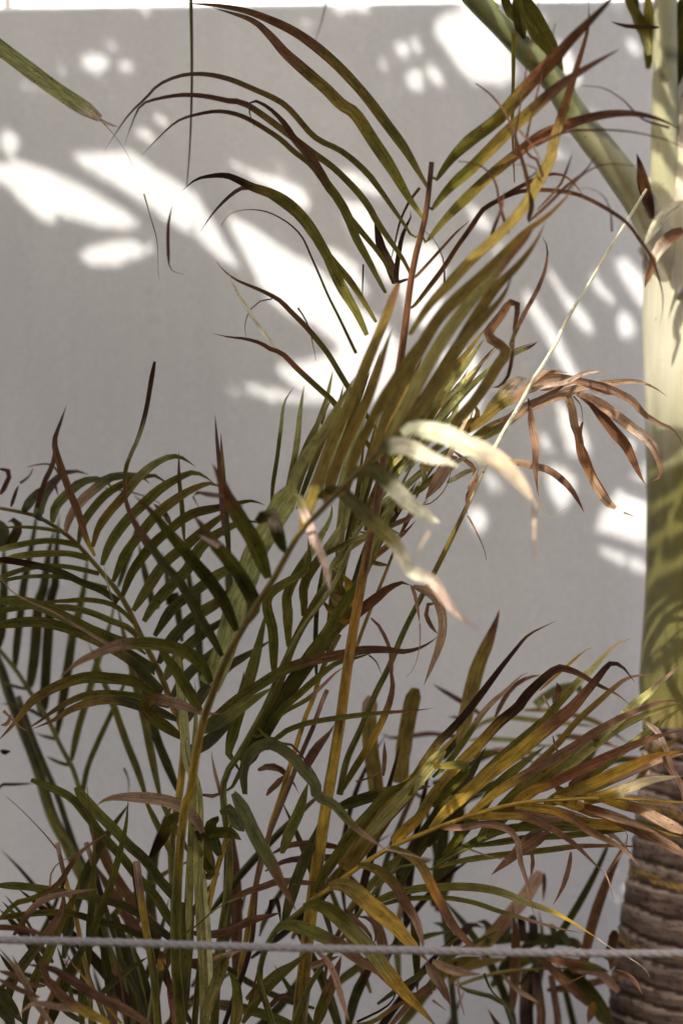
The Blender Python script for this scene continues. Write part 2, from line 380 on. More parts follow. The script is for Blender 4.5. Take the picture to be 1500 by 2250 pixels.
SPEC_P = """
*26 g.3y.5o 2.93 2.46 :O 398,2262 386,2100 392,1900 K1230,0 H1040,1250 1100,900 1180,650 1250,480 1320,350 1420,180 1500,60 E320,1270 450,1130 610,960 740,830 830,740 900,690
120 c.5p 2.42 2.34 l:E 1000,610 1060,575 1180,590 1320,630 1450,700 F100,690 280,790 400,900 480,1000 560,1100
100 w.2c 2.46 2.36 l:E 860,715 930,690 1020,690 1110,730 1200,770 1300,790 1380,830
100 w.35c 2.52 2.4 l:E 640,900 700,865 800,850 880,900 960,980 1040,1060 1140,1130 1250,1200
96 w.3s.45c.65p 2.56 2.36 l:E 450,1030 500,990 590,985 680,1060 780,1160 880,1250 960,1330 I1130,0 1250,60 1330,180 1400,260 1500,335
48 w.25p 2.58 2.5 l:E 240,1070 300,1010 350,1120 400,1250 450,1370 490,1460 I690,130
90 d.3p.45d 2.6 2.62 :E 40,1190 100,1140 150,1140 180,1240 205,1340 240,1410
26 p 2.4 2.3 x:F 525,1050 522,1200 520,1400 510,1490
22 p 2.38 2.3 x:E 1180,1250 1130,1340 1080,1430
56 s 2.6 2.68 :E 250,1060 290,900 380,730 480,600 560,460 640,320 690,230
64 o.9b 2.58 2.66 u:E 370,1120 450,880 540,640 640,430 720,240 800,50 870,-120 940,-300 970,-384
54 o 2.56 2.64 :E 520,960 590,760 680,560 760,400 820,250 870,100 910,-20 940,-90
50 o 2.54 2.62 :E 630,960 700,720 790,540 860,400 930,280 1000,160 1080,40 1150,-60
72 o.8a 2.5 2.6 :E 790,750 880,520 1000,260 1100,80 D150,1010 260,890 400,760 520,640 640,520 760,430 850,340 910,268
70 s.8b 2.5 2.6 :E 900,690 960,580 1080,330 1190,120 D220,1060 340,900 450,780 560,650 640,560 705,450
66 o 2.48 2.6 :E 930,670 1000,590 1150,380 1280,180 D300,1100 420,900 500,800 600,700 690,580 745,465
58 o.9b 2.48 2.6 :E 960,650 1040,540 1150,400 1290,180 D300,1110 440,960 520,860 565,750
50 o.5o.7r 2.6 2.66 :D 0,1090 100,940 200,830 300,720 380,640 470,560 560,470 640,370 700,260 740,190 780,100 800,0 B1060,210 1085,100 1085,0
56 o.55b.9k 2.62 2.8 :E 1150,760 1290,640 F0,530 100,420 200,280 280,150 330,60 D430,1090 500,980 550,910 588,915 592,960 575,1050 570,1180
24 o.2n 2.7 2.85 :F 380,60 D550,1150 590,1050 640,950 700,840 745,720 755,610 725,545
20 n 2.75 2.8 c:F 385,0 370,120 350,220 300,290 240,305
84 g.6r 2.68 2.6 :G 1475,1050 1400,850 1320,720 1250,600 1210,500 1165,420
80 d.5g.8b 2.66 2.58 :G 1388,1190 1330,1070 1250,950 1180,870 1120,780 1050,690
24 p 2.62 2.56 :G 1225,885 1160,850 1080,810
68 d.5g.85b 2.74 2.62 e:H 1300,340 G1230,1180 1150,1060 1040,930 930,800 830,680 735,595
44 d.7n 2.76 2.66 :H 1220,480 1160,370 1090,260 G990,1080 900,980 830,880 740,750 690,620 685,480
66 g.45g.6m 2.8 2.75 :H 1160,630 1120,540 1050,470 950,430 860,410 760,405 650,415 560,450 450,500 380,550 320,605
56 g 2.84 2.8 :H 1100,780 1040,680 980,580 900,470 850,400
130 l 2.8 2.74 ul:H 1150,640 1200,540 1250,400 1300,200 G1340,1100 1400,920 1450,830 E120,1240 200,1100 280,960
60 d.4g 2.85 2.9 :H 1110,900 1200,850 1330,760 1500,650
20 n 2.6 2.7 c:G 1230,600 1120,590 1060,585 1080,650 1100,680
20 n 2.75 2.9 :G 1230,820 1215,600 1205,430 1190,280 1180,150
28 d.6o.8r 2.82 2.9 :G 1262,960 1250,800 1230,560 1220,400 1212,250
"""
grow(centre, SPEC_P)
SPEC_S = """
*20 g.5g.7s 3.0 2.96 :O 470,2262 480,2100 505,1900 I100,1200 200,1000 330,760 440,500 560,290 700,100 E700,1270 800,1120 950,900
36 g.5g.7l 3.0 2.98 :I 150,1200 300,900 420,600 480,430 560,270 640,130 740,0 E700,1210 800,1080 900,950
46 d.4g.8s 3.0 2.95 :I 200,1100 350,850 500,600 620,430 700,300 780,170 870,30 E1020,900 1120,780
92 d.7g 3.0 2.97 u:I 230,1050 420,730 560,520 650,400 740,290 830,220
56 g.1a.3r.85n 2.97 2.92 :I 780,280 860,220 950,150 1000,110 1080,75 1130,90
16 m 2.92 2.9 :I 1130,90 1150,130 1165,200 1180,300
40 m 2.92 2.88 c:I 1140,95 1240,140 1290,220 1300,330 1280,430 1240,540 1200,645
20 b 2.92 2.88 c:I 1270,190 1235,185 1215,250 1250,330 1285,360
44 g.48b.7n 2.98 2.9 e:I -60,930 0,870 150,740 300,640 430,560 560,510 680,485 780,465 880,445 1000,445 1090,455 1180,435 1250,395 1285,365
30 d.3g 2.98 2.95 :I 300,960 400,800 560,650 640,580 720,520 830,490 940,455
22 g.5g.6m 2.97 2.94 :I 310,920 420,800 560,720 650,640 720,570 775,535
24 g.8b 2.95 2.9 :I 380,940 450,890 560,850 700,825 850,805 1000,790 1150,780 1255,765
18 b 2.95 2.9 :I 910,270 960,320 990,380 1020,460 1025,560 1030,640
34 g.35y.6b 2.95 2.92 :I 740,1240 800,1130 880,1000 960,860 1010,740 1030,640 1020,560 1010,450
8 n 2.96 2.94 x:I 900,475 940,510 970,580
6 m 2.9 2.9 x:I 1180,300 1180,420 1150,540 1100,600
64 w.2w.72g.85m 2.84 2.72 e:I 222,1240 215,1110 260,1010 360,965 470,1030 540,1110 600,1180 M740,0 850,60 950,170 1030,240 1130,310 1190,350
7 p 2.72 2.7 x:M 1190,350 1280,370 1400,400 1500,440
84 w.6w.7b 2.84 2.74 :M 190,-20 215,20 265,110 330,250 400,380 460,480 510,590 560,680 600,755
60 g 3.0 3.05 :I 130,1000 180,800 230,650 290,430 340,220
26 s.4g 2.95 2.97 :E 780,1275 680,1310 560,1370 450,1430 380,1490
34 s 2.97 2.98 :E 550,1490 650,1360 740,1300 850,1190 1000,1080 1120,920
44 g.6l 3.02 3.0 :I 460,430 455,250 465,100 E510,1200 535,1070
40 g.5l 3.02 3.0 :I 540,260 545,200 560,50 E620,1200 640,1000 690,880
44 g 3.02 3.0 :I 380,580 375,350 350,150 E370,1500 380,1290
36 l 3.02 3.0 :I 625,100 E670,1300 700,1150 740,900
60 g.6l 3.02 3.0 :E 760,1250 820,1150 880,1080 960,1000 
80 o.4y 3.0 3.0 :I 780,210 800,150 790,80 760,30
70 o 3.0 3.0 :I 790,190 740,140 720,60 700,0
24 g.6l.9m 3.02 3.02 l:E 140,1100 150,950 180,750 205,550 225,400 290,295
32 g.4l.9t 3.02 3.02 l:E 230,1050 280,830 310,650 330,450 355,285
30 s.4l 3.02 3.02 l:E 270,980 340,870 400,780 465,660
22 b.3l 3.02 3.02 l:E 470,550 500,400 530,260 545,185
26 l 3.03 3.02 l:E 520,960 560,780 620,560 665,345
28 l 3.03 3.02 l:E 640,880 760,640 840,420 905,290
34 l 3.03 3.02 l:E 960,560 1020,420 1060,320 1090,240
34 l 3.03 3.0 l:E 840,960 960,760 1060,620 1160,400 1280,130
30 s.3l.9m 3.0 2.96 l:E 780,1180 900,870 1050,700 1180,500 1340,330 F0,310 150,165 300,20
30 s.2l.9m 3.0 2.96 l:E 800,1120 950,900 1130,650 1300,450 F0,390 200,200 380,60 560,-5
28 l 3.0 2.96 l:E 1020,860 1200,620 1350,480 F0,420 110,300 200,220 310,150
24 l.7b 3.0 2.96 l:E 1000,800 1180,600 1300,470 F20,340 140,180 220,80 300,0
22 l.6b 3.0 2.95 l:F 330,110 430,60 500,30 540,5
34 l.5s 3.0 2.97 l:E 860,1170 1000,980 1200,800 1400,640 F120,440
"""
grow(centre, SPEC_S)
def fan(n, b0, b1, t0, t1, d0, d1, w0, w1, cols, seed):
    r = random.Random(seed); out = []
    for i in range(n):
        q = (i+.5)/n+r.uniform(-.3, .3)/n; bx, by = (b0[k]+(b1[k]-b0[k])*q for k in (0, 1)); tx, ty = (t0[k]+(t1[k]-t0[k])*q+r.uniform(-45, 45) for k in (0, 1))
        bow = r.uniform(-.05, .03)*math.hypot(tx-bx, ty-by); nx, ny = -(ty-by), tx-bx; L = math.hypot(nx, ny); nx /= L; ny /= L
        p = ' '.join('%d,%d' % (bx+(tx-bx)*k+nx*bow*math.sin(math.pi*k), by+(ty-by)*k+ny*bow*math.sin(math.pi*k)) for k in (0, .25, .5, .75, 1))
        out.append('%d %s %.2f %.2f :E %s' % (r.uniform(w0, w1), r.choice(cols), d0+r.uniform(-.04, .04), d1+r.uniform(-.05, .05), p))
    return '\n'.join(out)

CF = ('g.5o', 's', 'o.8b', 's.3l', 'l.9m', 'g.7s', 's.85m')
grow(centre, fan(17, (560, 1430), (960, 880), (640, 620), (1560, 120), 3.0, 2.96, 20, 34, CF, 1))
grow(centre, fan(11, (200, 1150), (620, 980), (480, 420), (900, 60), 2.9, 2.95, 26, 40, CF, 2))
grow(centre, fan(9, (820, 800), (1020, 620), (1000, 130), (1640, -120), 2.75, 2.8, 30, 46, ('o', 's', 'g.6o', 'o.85r'), 3))
grow(centre, fan(9, (420, 2260), (860, 1250), (520, 1350), (1250, 800), 3.04, 3.02, 26, 40, ('g', 'd', 'g.6s', 'd.7g'), 4))
SPEC_V = """
*38 g.4o.5c 3.0 2.9 :I 740,1240 780,1050 860,870 930,700 1010,540 1090,350 1180,170 1270,0 F80,1080 180,860 260,700 350,540 430,410 500,270 580,150 670,0 D820,1090 900,940 1000,780 1100,610 1200,450 1300,285
"""
grow(centre, SPEC_V)
SPEC_V2 = """
*12 g.4o 2.98 2.96 :O 700,1850 760,1500 850,1250 930,1060 990,985 1020,954
46 o.3o.5m 2.96 2.95 :F 60,610 180,520 300,420 380,380 440,330 560,220 640,200 745,205
46 o.3m 2.96 2.93 c:F 100,640 240,560 360,500 440,440 560,380 680,310 770,245
46 s.25m 2.96 2.95 c:F 130,660 260,590 400,480 520,420 650,370 780,320 900,290 1060,270 1190,265 1300,300 1405,370
46 s.2m.9b 2.96 2.95 c:F 300,420 400,350 500,290 620,240 760,245 880,270 960,290 1060,330 1170,390 1250,480 1350,540 1420,570 1470,620 1500,690
26 p 2.95 2.93 :F 480,340 600,290 720,270 820,220 900,200 1000,188
34 m 2.95 2.97 c:F 500,310 640,300 800,260 940,330 1060,350 1100,345
64 m.1r 2.95 2.94 :F 800,345 900,400 960,480 1040,590 1120,680 1170,780 1210,870 1252,945
54 m.5p.7m 2.95 2.92 :F 830,350 920,390 1020,460 1100,520 1190,590 1260,640 1310,700 1340,780 1355,880 1290,930
42 m.3r.7m 2.95 2.96 u:F 735,350 770,450 780,540 810,620 830,750 880,860 930,960 990,1050 1055,1100
26 b 2.95 2.96 :F 840,530 820,640 870,760 910,870 980,980 1052,1095
38 n.3m.8b 2.95 2.93 c:F 475,375 490,480 500,560 530,680 530,800 535,900 550,1040 
6 t 2.93 2.93 x:F 550,1040 590,1130 640,1150 740,1095
38 m.4n 2.94 2.9 :F 300,780 340,790 430,800 520,820 600,840 680,890 760,970 810,1050 850,1130
74 s.5t 2.97 3.0 l:F 190,490 280,390 340,310 420,250 475,240
12 m 2.95 2.93 x:F 80,1150 110,1200 150,1280 190,1370 205,1440
26 m.5b 2.95 2.93 c:F 90,800 130,840 130,920 100,1000 70,1080 80,1150
80 m 2.95 2.95 :E 1340,780 1290,830 1230,930 1150,1045
24 b 2.95 2.93 c:E 1500,890 1470,950 1430,1020 1420,1120
36 o.4r 2.95 2.95 :E 800,1440 920,1340 970,1300 1030,1250 1090,1180
30 t 2.95 2.95 l:E 1290,930 1350,900 1420,860 1500,840
40 s.5t 2.96 2.95 l:E 1080,1010 1200,900 1340,800 1480,740
22 p 2.95 2.92 x:E 1440,980 1500,820 F90,780
30 s.4m 2.96 2.95 :E 900,1230 980,1190 1060,1150 1180,1030
50 o 2.97 2.95 :E 1290,620 1400,560 1500,500 F120,400
30 t 2.97 2.96 l:E 1100,950 1250,860 1400,560 1470,440
10 n 2.96 2.9 x:E 1000,1260 1100,1100 1200,1060 1290,960 1325,830
34 y.3s 2.97 2.96 :E 1120,800 1140,860 1140,920 1130,960
24 y.3k 2.97 2.96 :E 940,1070 960,1120 965,1170
8 n 2.95 3.0 x:F 780,360 830,430 840,530
8 m 2.95 2.95 x:F 1110,1128 1180,1155
"""
grow(centre, SPEC_V2)
# second yellow stem, broken stubs, low leaves of the clump
SPEC_T = """
*42 g.1y.85o 3.0 2.98 Sk:M 180,1560 200,1350 230,1200 250,1060 280,900 310,720 350,520 400,350 440,170 500,0 I540,850 600,700 640,560 740,360
*34 k.3b.85k.92m 2.98 2.97 b:M 120,1540 300,1000 360,450 I460,1200 520,1040 590,880 640,740 672,665
*34 g.2a.8b 2.98 2.98 b:M 645,1560 650,1480 670,1350 690,1195
*44 g.3y 2.97 2.95 k:K 1280,1560 1290,1400 1330,1000 1370,750 1430,480 1500,250 M80,480 160,230 220,60
*20 s 2.9 2.95 :K 1350,1560 1345,1200 1320,800 1310,500 1310,0 H1030,1050 1010,850 990,650 975,405
*30 d.6g 2.98 2.95 :K 1160,1560 1190,1250 1210,1000 1230,600 1250,200 1270,-100 H1000,900
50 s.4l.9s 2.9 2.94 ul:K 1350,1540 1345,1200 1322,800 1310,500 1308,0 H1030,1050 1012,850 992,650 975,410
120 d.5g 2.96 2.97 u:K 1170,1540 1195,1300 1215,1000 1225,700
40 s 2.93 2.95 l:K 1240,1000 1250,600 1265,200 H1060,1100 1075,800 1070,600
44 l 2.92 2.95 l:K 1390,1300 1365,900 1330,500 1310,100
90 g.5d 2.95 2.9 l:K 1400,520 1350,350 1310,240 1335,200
60 m.3m 2.9 2.86 :K 1335,240 1300,170 1240,100 1160,50 1050,20 930,8 800,5 700,20 635,62
60 g.5k 2.95 3.0 :K 1200,110 1130,160 1080,250 1030,340 968,432
36 g.6s 2.96 2.9 :M 50,520 0,430 -60,300 -90,150
80 d.5g 2.94 2.9 :M 100,390 60,290 40,200 90,130
70 g 2.94 2.9 :M 90,240 170,240 240,290
60 w 2.92 2.88 :M 100,110 170,90 210,180 260,235
70 g 2.95 3.0 :M 510,380 560,240 620,110 655,-10 680,-90
70 d.8g 2.95 3.0 :M 520,830 560,700 620,520 680,370 740,250 800,60
60 g.9b 2.94 2.95 :M 730,640 790,520 870,400 960,260 1080,130 1190,0 I1150,1150 1180,1050
12 g.5s 2.9 2.88 x:K 1150,950 1300,850 1400,760 1500,700 M100,720 220,668
70 s.5g 2.88 2.82 :K 1340,1520 1370,1380 1430,1220 1490,1060 M100,1200 170,1040
60 o.5g 2.9 2.9 :M 190,1540 210,1400 200,1240 150,1150
50 g 2.95 2.98 :M 250,1500 360,1330 480,1200 620,1080 700,1020
44 g 2.96 2.98 :M 270,1340 380,1250 500,1150 620,1080
60 g.5b 2.95 2.95 :M 730,1520 790,1350 850,1200 900,1050
36 b 2.98 2.95 c:M 150,700 260,640 380,600 500,560 640,570 780,580 850,590
44 b 2.98 2.92 c:M 60,910 180,880 300,820 420,790 500,770
34 b 2.98 2.95 c:M 450,380 560,330 640,315 800,320 900,340 990,385
40 n 2.98 3.05 c:M 400,500 560,430 700,420 850,400 1000,410
80 b.5m 2.98 2.95 c:M 10,1110 80,1080 180,1030 300,1000
36 m 2.95 2.9 c:M 690,1130 800,1080 885,1055
20 b 2.97 2.97 x:M 290,1400 330,1230 365,1075
36 m 2.75 2.7 :M 740,1030 800,1080 850,1170 890,1300 950,1490
24 k 2.97 2.95 c:M 420,800 440,690 470,670 490,760 500,860
26 b 2.97 2.95 c:M 420,1400 480,1330 540,1310 580,1350
30 b 2.97 3.0 c:I 290,1110 350,1085 420,1100 480,1160 520,1240
30 b 2.97 3.0 c:I 340,1250 400,1180 440,1130
44 n.4b 2.97 3.0 c:I 540,1120 580,1040 630,970 680,910 715,850
12 n 2.97 3.0 x:I 420,960 480,970 540,1040 600,1120 640,1200
20 b 2.97 3.0 c:I 980,1140 985,1060 985,940
10 b 2.97 3.0 x:I 830,1170 900,1150 970,1110
16 b.5m 2.97 3.0 c:I 80,1240 60,1150 40,1050 38,1000
"""
grow(centre, SPEC_T)
SPEC_W = """
*15 g.3y 2.96 2.86 :O 600,2262 570,2150 590,2070 M500,860 620,770 720,680 850,590 980,490 1100,410 1240,330 1400,260 N150,280 300,230 480,185 640,165 800,155 1000,150 1200,155 1500,175
64 g.2o.3y.5k.75n 2.94 2.9 e:M 1240,330 1400,150 J0,1360 150,1180 280,1050 400,920 510,830 560,760 640,680 740,600 800,600 880,630 980,690 1100,750 1190,820
74 o.1y.55r.8k 2.93 2.9 e:N 0,320 120,190 J350,1220 500,1110 620,1010 720,930 830,840 900,760 970,680 1040,590 1080,565 1140,590 1210,680
46 y.3n 2.92 2.85 e:N 220,250 350,140 J480,1280 620,1200 740,1130 860,1060 960,990 1080,920 1200,860 1330,810 1430,790 1500,800
50 y.3r.7b 2.92 2.85 e:N 480,190 600,100 J700,1290 850,1220 1000,1150 1150,1080 1300,1020 1400,990 1500,970
54 o.4y.7a 2.91 2.84 e:N 700,165 820,110 J950,1290 1080,1230 1220,1170 1340,1120 1500,1090
56 y.5t 2.9 2.82 e:N 900,155 1040,130 1150,90 1300,40 1500,15
44 g.2o.55k.9b 2.96 2.92 :M 940,500 1150,240 J0,1090 100,980 200,870 300,740 360,660 420,580 500,480 570,400 660,350 745,310
30 g.5m 2.96 2.94 :J 0,1250 80,1180 160,1080 240,960 290,880 360,800 440,730 520,650 575,618
84 o.6o.75b 3.2 3.2 :J 160,1060 180,980 220,800 270,600 330,450 380,320 400,245
76 o.8m 3.25 3.25 u:I 940,1230 925,1100 910,1000 900,800 915,700
80 o 3.25 3.25 u:I 1070,1180 1080,1050 1090,980 1120,800 1155,655
38 g.6l.8t 3.0 2.98 :J 450,1180 520,1090 640,950 760,800 870,680 960,600 1040,510 1110,450 1220,405
14 y.8t 3.0 2.98 :J 640,730 740,640 830,560 900,500 965,465
30 o.8m 3.0 2.95 :J 560,1230 600,1180 740,1060 840,940 920,860 1000,790 1090,710 1180,650 1340,628
44 g.4l.85m 2.98 2.93 :J 750,1250 800,1200 900,1100 1000,1010 1100,920 1200,820 1300,740 1400,650 1495,565
40 g.3s 2.98 2.93 :J 950,1250 1100,1120 1250,1010 1380,910 1500,830
28 p.4m 2.9 2.85 c:J 1280,920 1350,980 1390,1070 1400,1100 1440,1220 1490,1340
24 n 3.1 3.1 :J 375,890 430,780 490,700 580,650 655,638
12 m 3.0 3.0 x:J 660,760 700,830 725,890
36 b 3.1 3.1 c:J 725,810 750,760 765,720 740,680
12 b 3.0 3.0 c:J 720,1000 740,1080 790,1170 820,1235
60 y 2.92 2.88 e:M 1230,310 1300,240 1400,150 1500,60
60 o 2.94 2.9 :M 940,500 1000,420 1080,310 1150,200 1250,100 1350,0 I1150,1180
60 g.8y 2.95 2.9 :N 0,200 100,80 200,-40 J0,1180 60,1100
50 d 3.0 3.0 :M 1300,560 1380,400 1450,300 N100,60 220,-60
50 o.4s 2.95 2.93 ue:Q -20,1240 120,1040 240,900 350,780 455,655
46 o.5y 2.95 2.93 e:Q 0,1130 120,960 260,830 400,700 540,560
40 d.5g 3.0 3.0 :Q 380,1080 520,900 640,760 780,620 900,500
40 g 3.0 3.0 :Q 450,1120 600,930 700,800 820,700 900,640
40 g.4o 2.99 2.96 :Q 600,1060 720,900 900,740 1060,650 1160,590
40 g.4s 2.98 2.94 :Q 640,1040 800,870 980,740 1100,640 1250,540 1400,480 1520,440
50 d.5o.8b 2.97 2.95 :Q -20,910 100,870 220,840 400,815
40 d 3.0 3.0 :Q 250,1200 420,950 560,780 640,640
40 o.5m 2.96 2.9 e:Q 900,900 1060,840 1250,760 1400,700 1520,670
36 g.5y 2.97 2.93 :Q 740,1010 900,960 1100,980 1300,1000 1500,1040
30 m 2.95 2.93 c:Q 780,950 900,920 1050,960 1200,1040 1290,1130
30 r.5m 2.92 2.88 c:Q 1000,900 1150,930 1330,990 1500,1060
34 b.4m 2.95 2.9 c:Q 880,1010 800,1060 730,1140 680,1190
44 g.5o 2.97 2.97 :N 270,410 400,240 560,100 700,-40
40 y.4a.5b.8m 2.92 2.85 :N 490,190 600,200 720,220 850,280 950,350 1050,400 1150,460 1240,555
54 y.4a.5n.8m 2.9 2.84 u:N 740,150 850,185 960,230 1040,240 1150,300 1300,370 1420,430 1500,480
50 y.4b.6m 2.9 2.84 u:N 1040,150 1150,190 1250,215 1350,270 1500,350
40 y.45b 2.93 2.88 :N 220,255 380,255 500,255 570,265 680,310 780,370 870,440 960,530 1030,600
34 b.2m 2.93 2.84 c:N 60,325 200,320 300,300 400,310 480,350 520,430 530,520 560,620 590,760 610,870
50 b 2.93 2.9 c:N 700,350 640,400 560,450 480,500 420,550 350,610
20 b 2.93 2.9 c:N 590,460 600,520 590,620
24 b 2.93 2.9 c:N 830,470 820,550 780,680 720,790
8 m 2.88 2.87 x:N 1030,590 1060,660 1085,760
10 m 2.9 2.9 x:N 220,455 350,500 450,520
10 b 2.9 2.9 c:N 1040,610 1100,520 1150,450 1170,380 1140,320
40 r 2.92 2.9 c:N 850,150 760,100 720,70 700,90
60 b.5m 2.92 2.9 c:N 500,240 640,260 780,270 900,300
30 m 2.88 2.86 c:N 1150,140 1300,160 1450,200 1500,240
60 b 3.0 3.0 c:N 820,110 900,30 1000,-30
30 m 2.88 2.86 c:N 1480,60 1440,0 1400,-60 1390,-160
"""
grow(centre, SPEC_W)
SPEC_X = """
*13 g.3g 2.98 2.95 :O 640,2262 690,2150 760,2050 830,1950 890,1900 N0,575 100,505 250,435
30 g.6b 2.95 2.92 :N 0,575 150,530 300,505 500,480 700,460 850,440 1000,435 1290,440
36 g 2.95 2.95 :N 250,435 400,410 600,380 800,370 1000,350 1200,330 1350,310
40 g 3.0 3.1 :N 20,540 200,440 330,370 450,330 600,320 900,320 1200,290 1500,360
46 g.6s.8y 2.93 2.9 :M 1100,700 1250,640 1400,605 N0,680 150,675 300,685 430,715 560,770 700,820 820,880 920,945 990,990
6 p 2.9 2.88 x:N 990,990 1060,1040 1150,1090 1260,1160 1300,1220
26 g.6g.7m 2.94 2.92 :M 1150,720 1300,680 N0,745 120,750 250,775 380,820 480,850 600,885 760,930 920,960
44 d 3.05 3.1 :M 1375,780 1385,900 1395,1050 1400,1300
110 o.3y.9b 2.84 2.76 e:M 820,595 860,585 920,590 990,630 1060,695 1150,770 1250,860 1330,950 1400,1020 1480,1100
104 g.3s.6y.92b 2.82 2.76 e:M 650,730 700,715 780,725 880,790 960,870 1040,950 1120,1040 1200,1150 1280,1250 1360,1340 1440,1420 1540,1540
80 g.45b 2.82 2.78 e:M 465,890 490,860 560,850 640,870 740,910 820,950 900,990 1000,1070 1100,1140 1180,1210
60 o.35b.6m 2.82 2.76 :M 1010,455 1100,465 1190,520 1260,590 1320,700 1380,790 1420,900 1450,1050
50 o.3a.5b 2.84 2.78 :M 1220,335 1330,380 1420,450 1470,540 N60,800 130,920 200,1000 270,1060 350,1140
46 m.9b 2.72 2.7 :N 0,1125 100,1170 200,1195 290,1205
20 b 2.95 2.9 c:M 1500,1300 1300,1300 1180,1210 1060,1100 980,1080
34 b.5g 2.9 2.9 :M 1200,1540 1300,1420 1400,1310 1500,1220 N80,1050 200,950
24 o.5b 2.95 2.9 :M 900,1530 1100,1490 1250,1390 1360,1340 1500,1290
14 k 2.95 2.9 x:M 1000,1490 1180,1400 1250,1320 1280,1160
60 m.5n 2.8 2.8 c:N -40,1140 0,1200 60,1290 110,1390
24 m 2.7 2.68 c:N 420,1200 500,1290 580,1340 640,1380
14 g 2.9 2.9 x:N 310,1200 350,1300 420,1370 470,1440
14 m 2.8 2.8 x:N 0,1360 80,1420
26 b 2.97 2.95 :M 930,760 1010,830 1080,900 1110,980
18 b 2.97 2.95 c:M 1060,800 1120,850 1130,930 1100,990
"""
grow(centre, SPEC_X)

# --- the clump on the left
left = thing('areca_palm', Vector((-.32, 3.06, -.03)), 'dark green areca palm clump on the left with a comb of evenly arched narrow leaflets', 'palm')
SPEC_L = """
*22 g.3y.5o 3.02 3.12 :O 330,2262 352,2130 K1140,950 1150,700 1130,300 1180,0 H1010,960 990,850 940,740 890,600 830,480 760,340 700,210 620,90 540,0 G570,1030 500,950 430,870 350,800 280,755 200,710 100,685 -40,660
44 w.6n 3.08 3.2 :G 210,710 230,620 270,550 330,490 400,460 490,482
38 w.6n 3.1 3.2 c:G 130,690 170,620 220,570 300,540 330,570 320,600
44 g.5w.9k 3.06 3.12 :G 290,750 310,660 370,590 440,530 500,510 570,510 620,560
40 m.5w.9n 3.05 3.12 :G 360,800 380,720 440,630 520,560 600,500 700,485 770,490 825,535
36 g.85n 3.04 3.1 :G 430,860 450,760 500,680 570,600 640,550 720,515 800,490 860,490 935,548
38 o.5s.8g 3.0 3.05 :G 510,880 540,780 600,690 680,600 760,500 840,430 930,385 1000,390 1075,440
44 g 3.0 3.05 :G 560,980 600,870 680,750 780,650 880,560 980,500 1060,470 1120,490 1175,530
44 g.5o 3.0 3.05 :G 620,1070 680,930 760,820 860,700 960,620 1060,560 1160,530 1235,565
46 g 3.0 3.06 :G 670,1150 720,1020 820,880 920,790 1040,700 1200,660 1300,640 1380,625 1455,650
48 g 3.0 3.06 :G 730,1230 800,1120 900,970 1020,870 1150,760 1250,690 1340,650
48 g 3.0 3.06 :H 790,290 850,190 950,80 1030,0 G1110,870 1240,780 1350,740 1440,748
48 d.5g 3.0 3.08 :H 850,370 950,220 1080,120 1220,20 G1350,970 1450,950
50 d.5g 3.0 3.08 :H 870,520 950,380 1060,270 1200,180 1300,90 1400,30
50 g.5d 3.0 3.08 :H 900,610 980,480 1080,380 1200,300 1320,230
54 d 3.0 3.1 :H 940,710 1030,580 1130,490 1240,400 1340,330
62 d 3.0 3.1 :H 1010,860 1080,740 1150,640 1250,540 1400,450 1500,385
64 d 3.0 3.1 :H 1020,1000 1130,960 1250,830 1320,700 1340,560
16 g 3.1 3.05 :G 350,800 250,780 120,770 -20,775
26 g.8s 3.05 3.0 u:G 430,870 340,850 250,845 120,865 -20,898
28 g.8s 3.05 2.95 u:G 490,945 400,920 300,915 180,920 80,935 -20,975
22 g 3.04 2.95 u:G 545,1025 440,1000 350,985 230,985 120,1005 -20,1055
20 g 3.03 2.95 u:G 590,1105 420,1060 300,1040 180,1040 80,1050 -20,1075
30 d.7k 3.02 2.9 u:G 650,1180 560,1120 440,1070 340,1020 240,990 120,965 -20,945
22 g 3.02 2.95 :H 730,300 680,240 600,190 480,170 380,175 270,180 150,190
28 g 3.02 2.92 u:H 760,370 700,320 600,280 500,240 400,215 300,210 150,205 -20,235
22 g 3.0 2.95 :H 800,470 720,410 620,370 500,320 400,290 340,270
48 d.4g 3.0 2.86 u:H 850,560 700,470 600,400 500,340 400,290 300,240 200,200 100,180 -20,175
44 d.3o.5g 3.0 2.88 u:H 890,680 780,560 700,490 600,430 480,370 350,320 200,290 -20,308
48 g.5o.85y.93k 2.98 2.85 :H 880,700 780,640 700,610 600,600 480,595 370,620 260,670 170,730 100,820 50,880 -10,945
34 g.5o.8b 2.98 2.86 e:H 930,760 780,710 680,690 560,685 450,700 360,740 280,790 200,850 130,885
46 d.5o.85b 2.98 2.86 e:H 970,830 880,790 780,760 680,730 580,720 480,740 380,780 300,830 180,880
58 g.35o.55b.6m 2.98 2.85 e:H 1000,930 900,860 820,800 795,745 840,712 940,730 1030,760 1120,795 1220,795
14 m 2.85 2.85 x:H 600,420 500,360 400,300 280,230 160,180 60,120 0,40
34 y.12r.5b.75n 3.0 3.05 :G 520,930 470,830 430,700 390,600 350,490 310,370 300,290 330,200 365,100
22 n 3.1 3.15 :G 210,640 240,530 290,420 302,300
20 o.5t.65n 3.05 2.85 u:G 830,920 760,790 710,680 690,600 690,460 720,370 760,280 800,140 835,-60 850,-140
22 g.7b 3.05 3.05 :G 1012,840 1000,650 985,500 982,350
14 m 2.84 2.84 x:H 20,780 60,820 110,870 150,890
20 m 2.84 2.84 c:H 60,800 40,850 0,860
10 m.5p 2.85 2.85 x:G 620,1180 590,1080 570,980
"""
grow(left, SPEC_L)
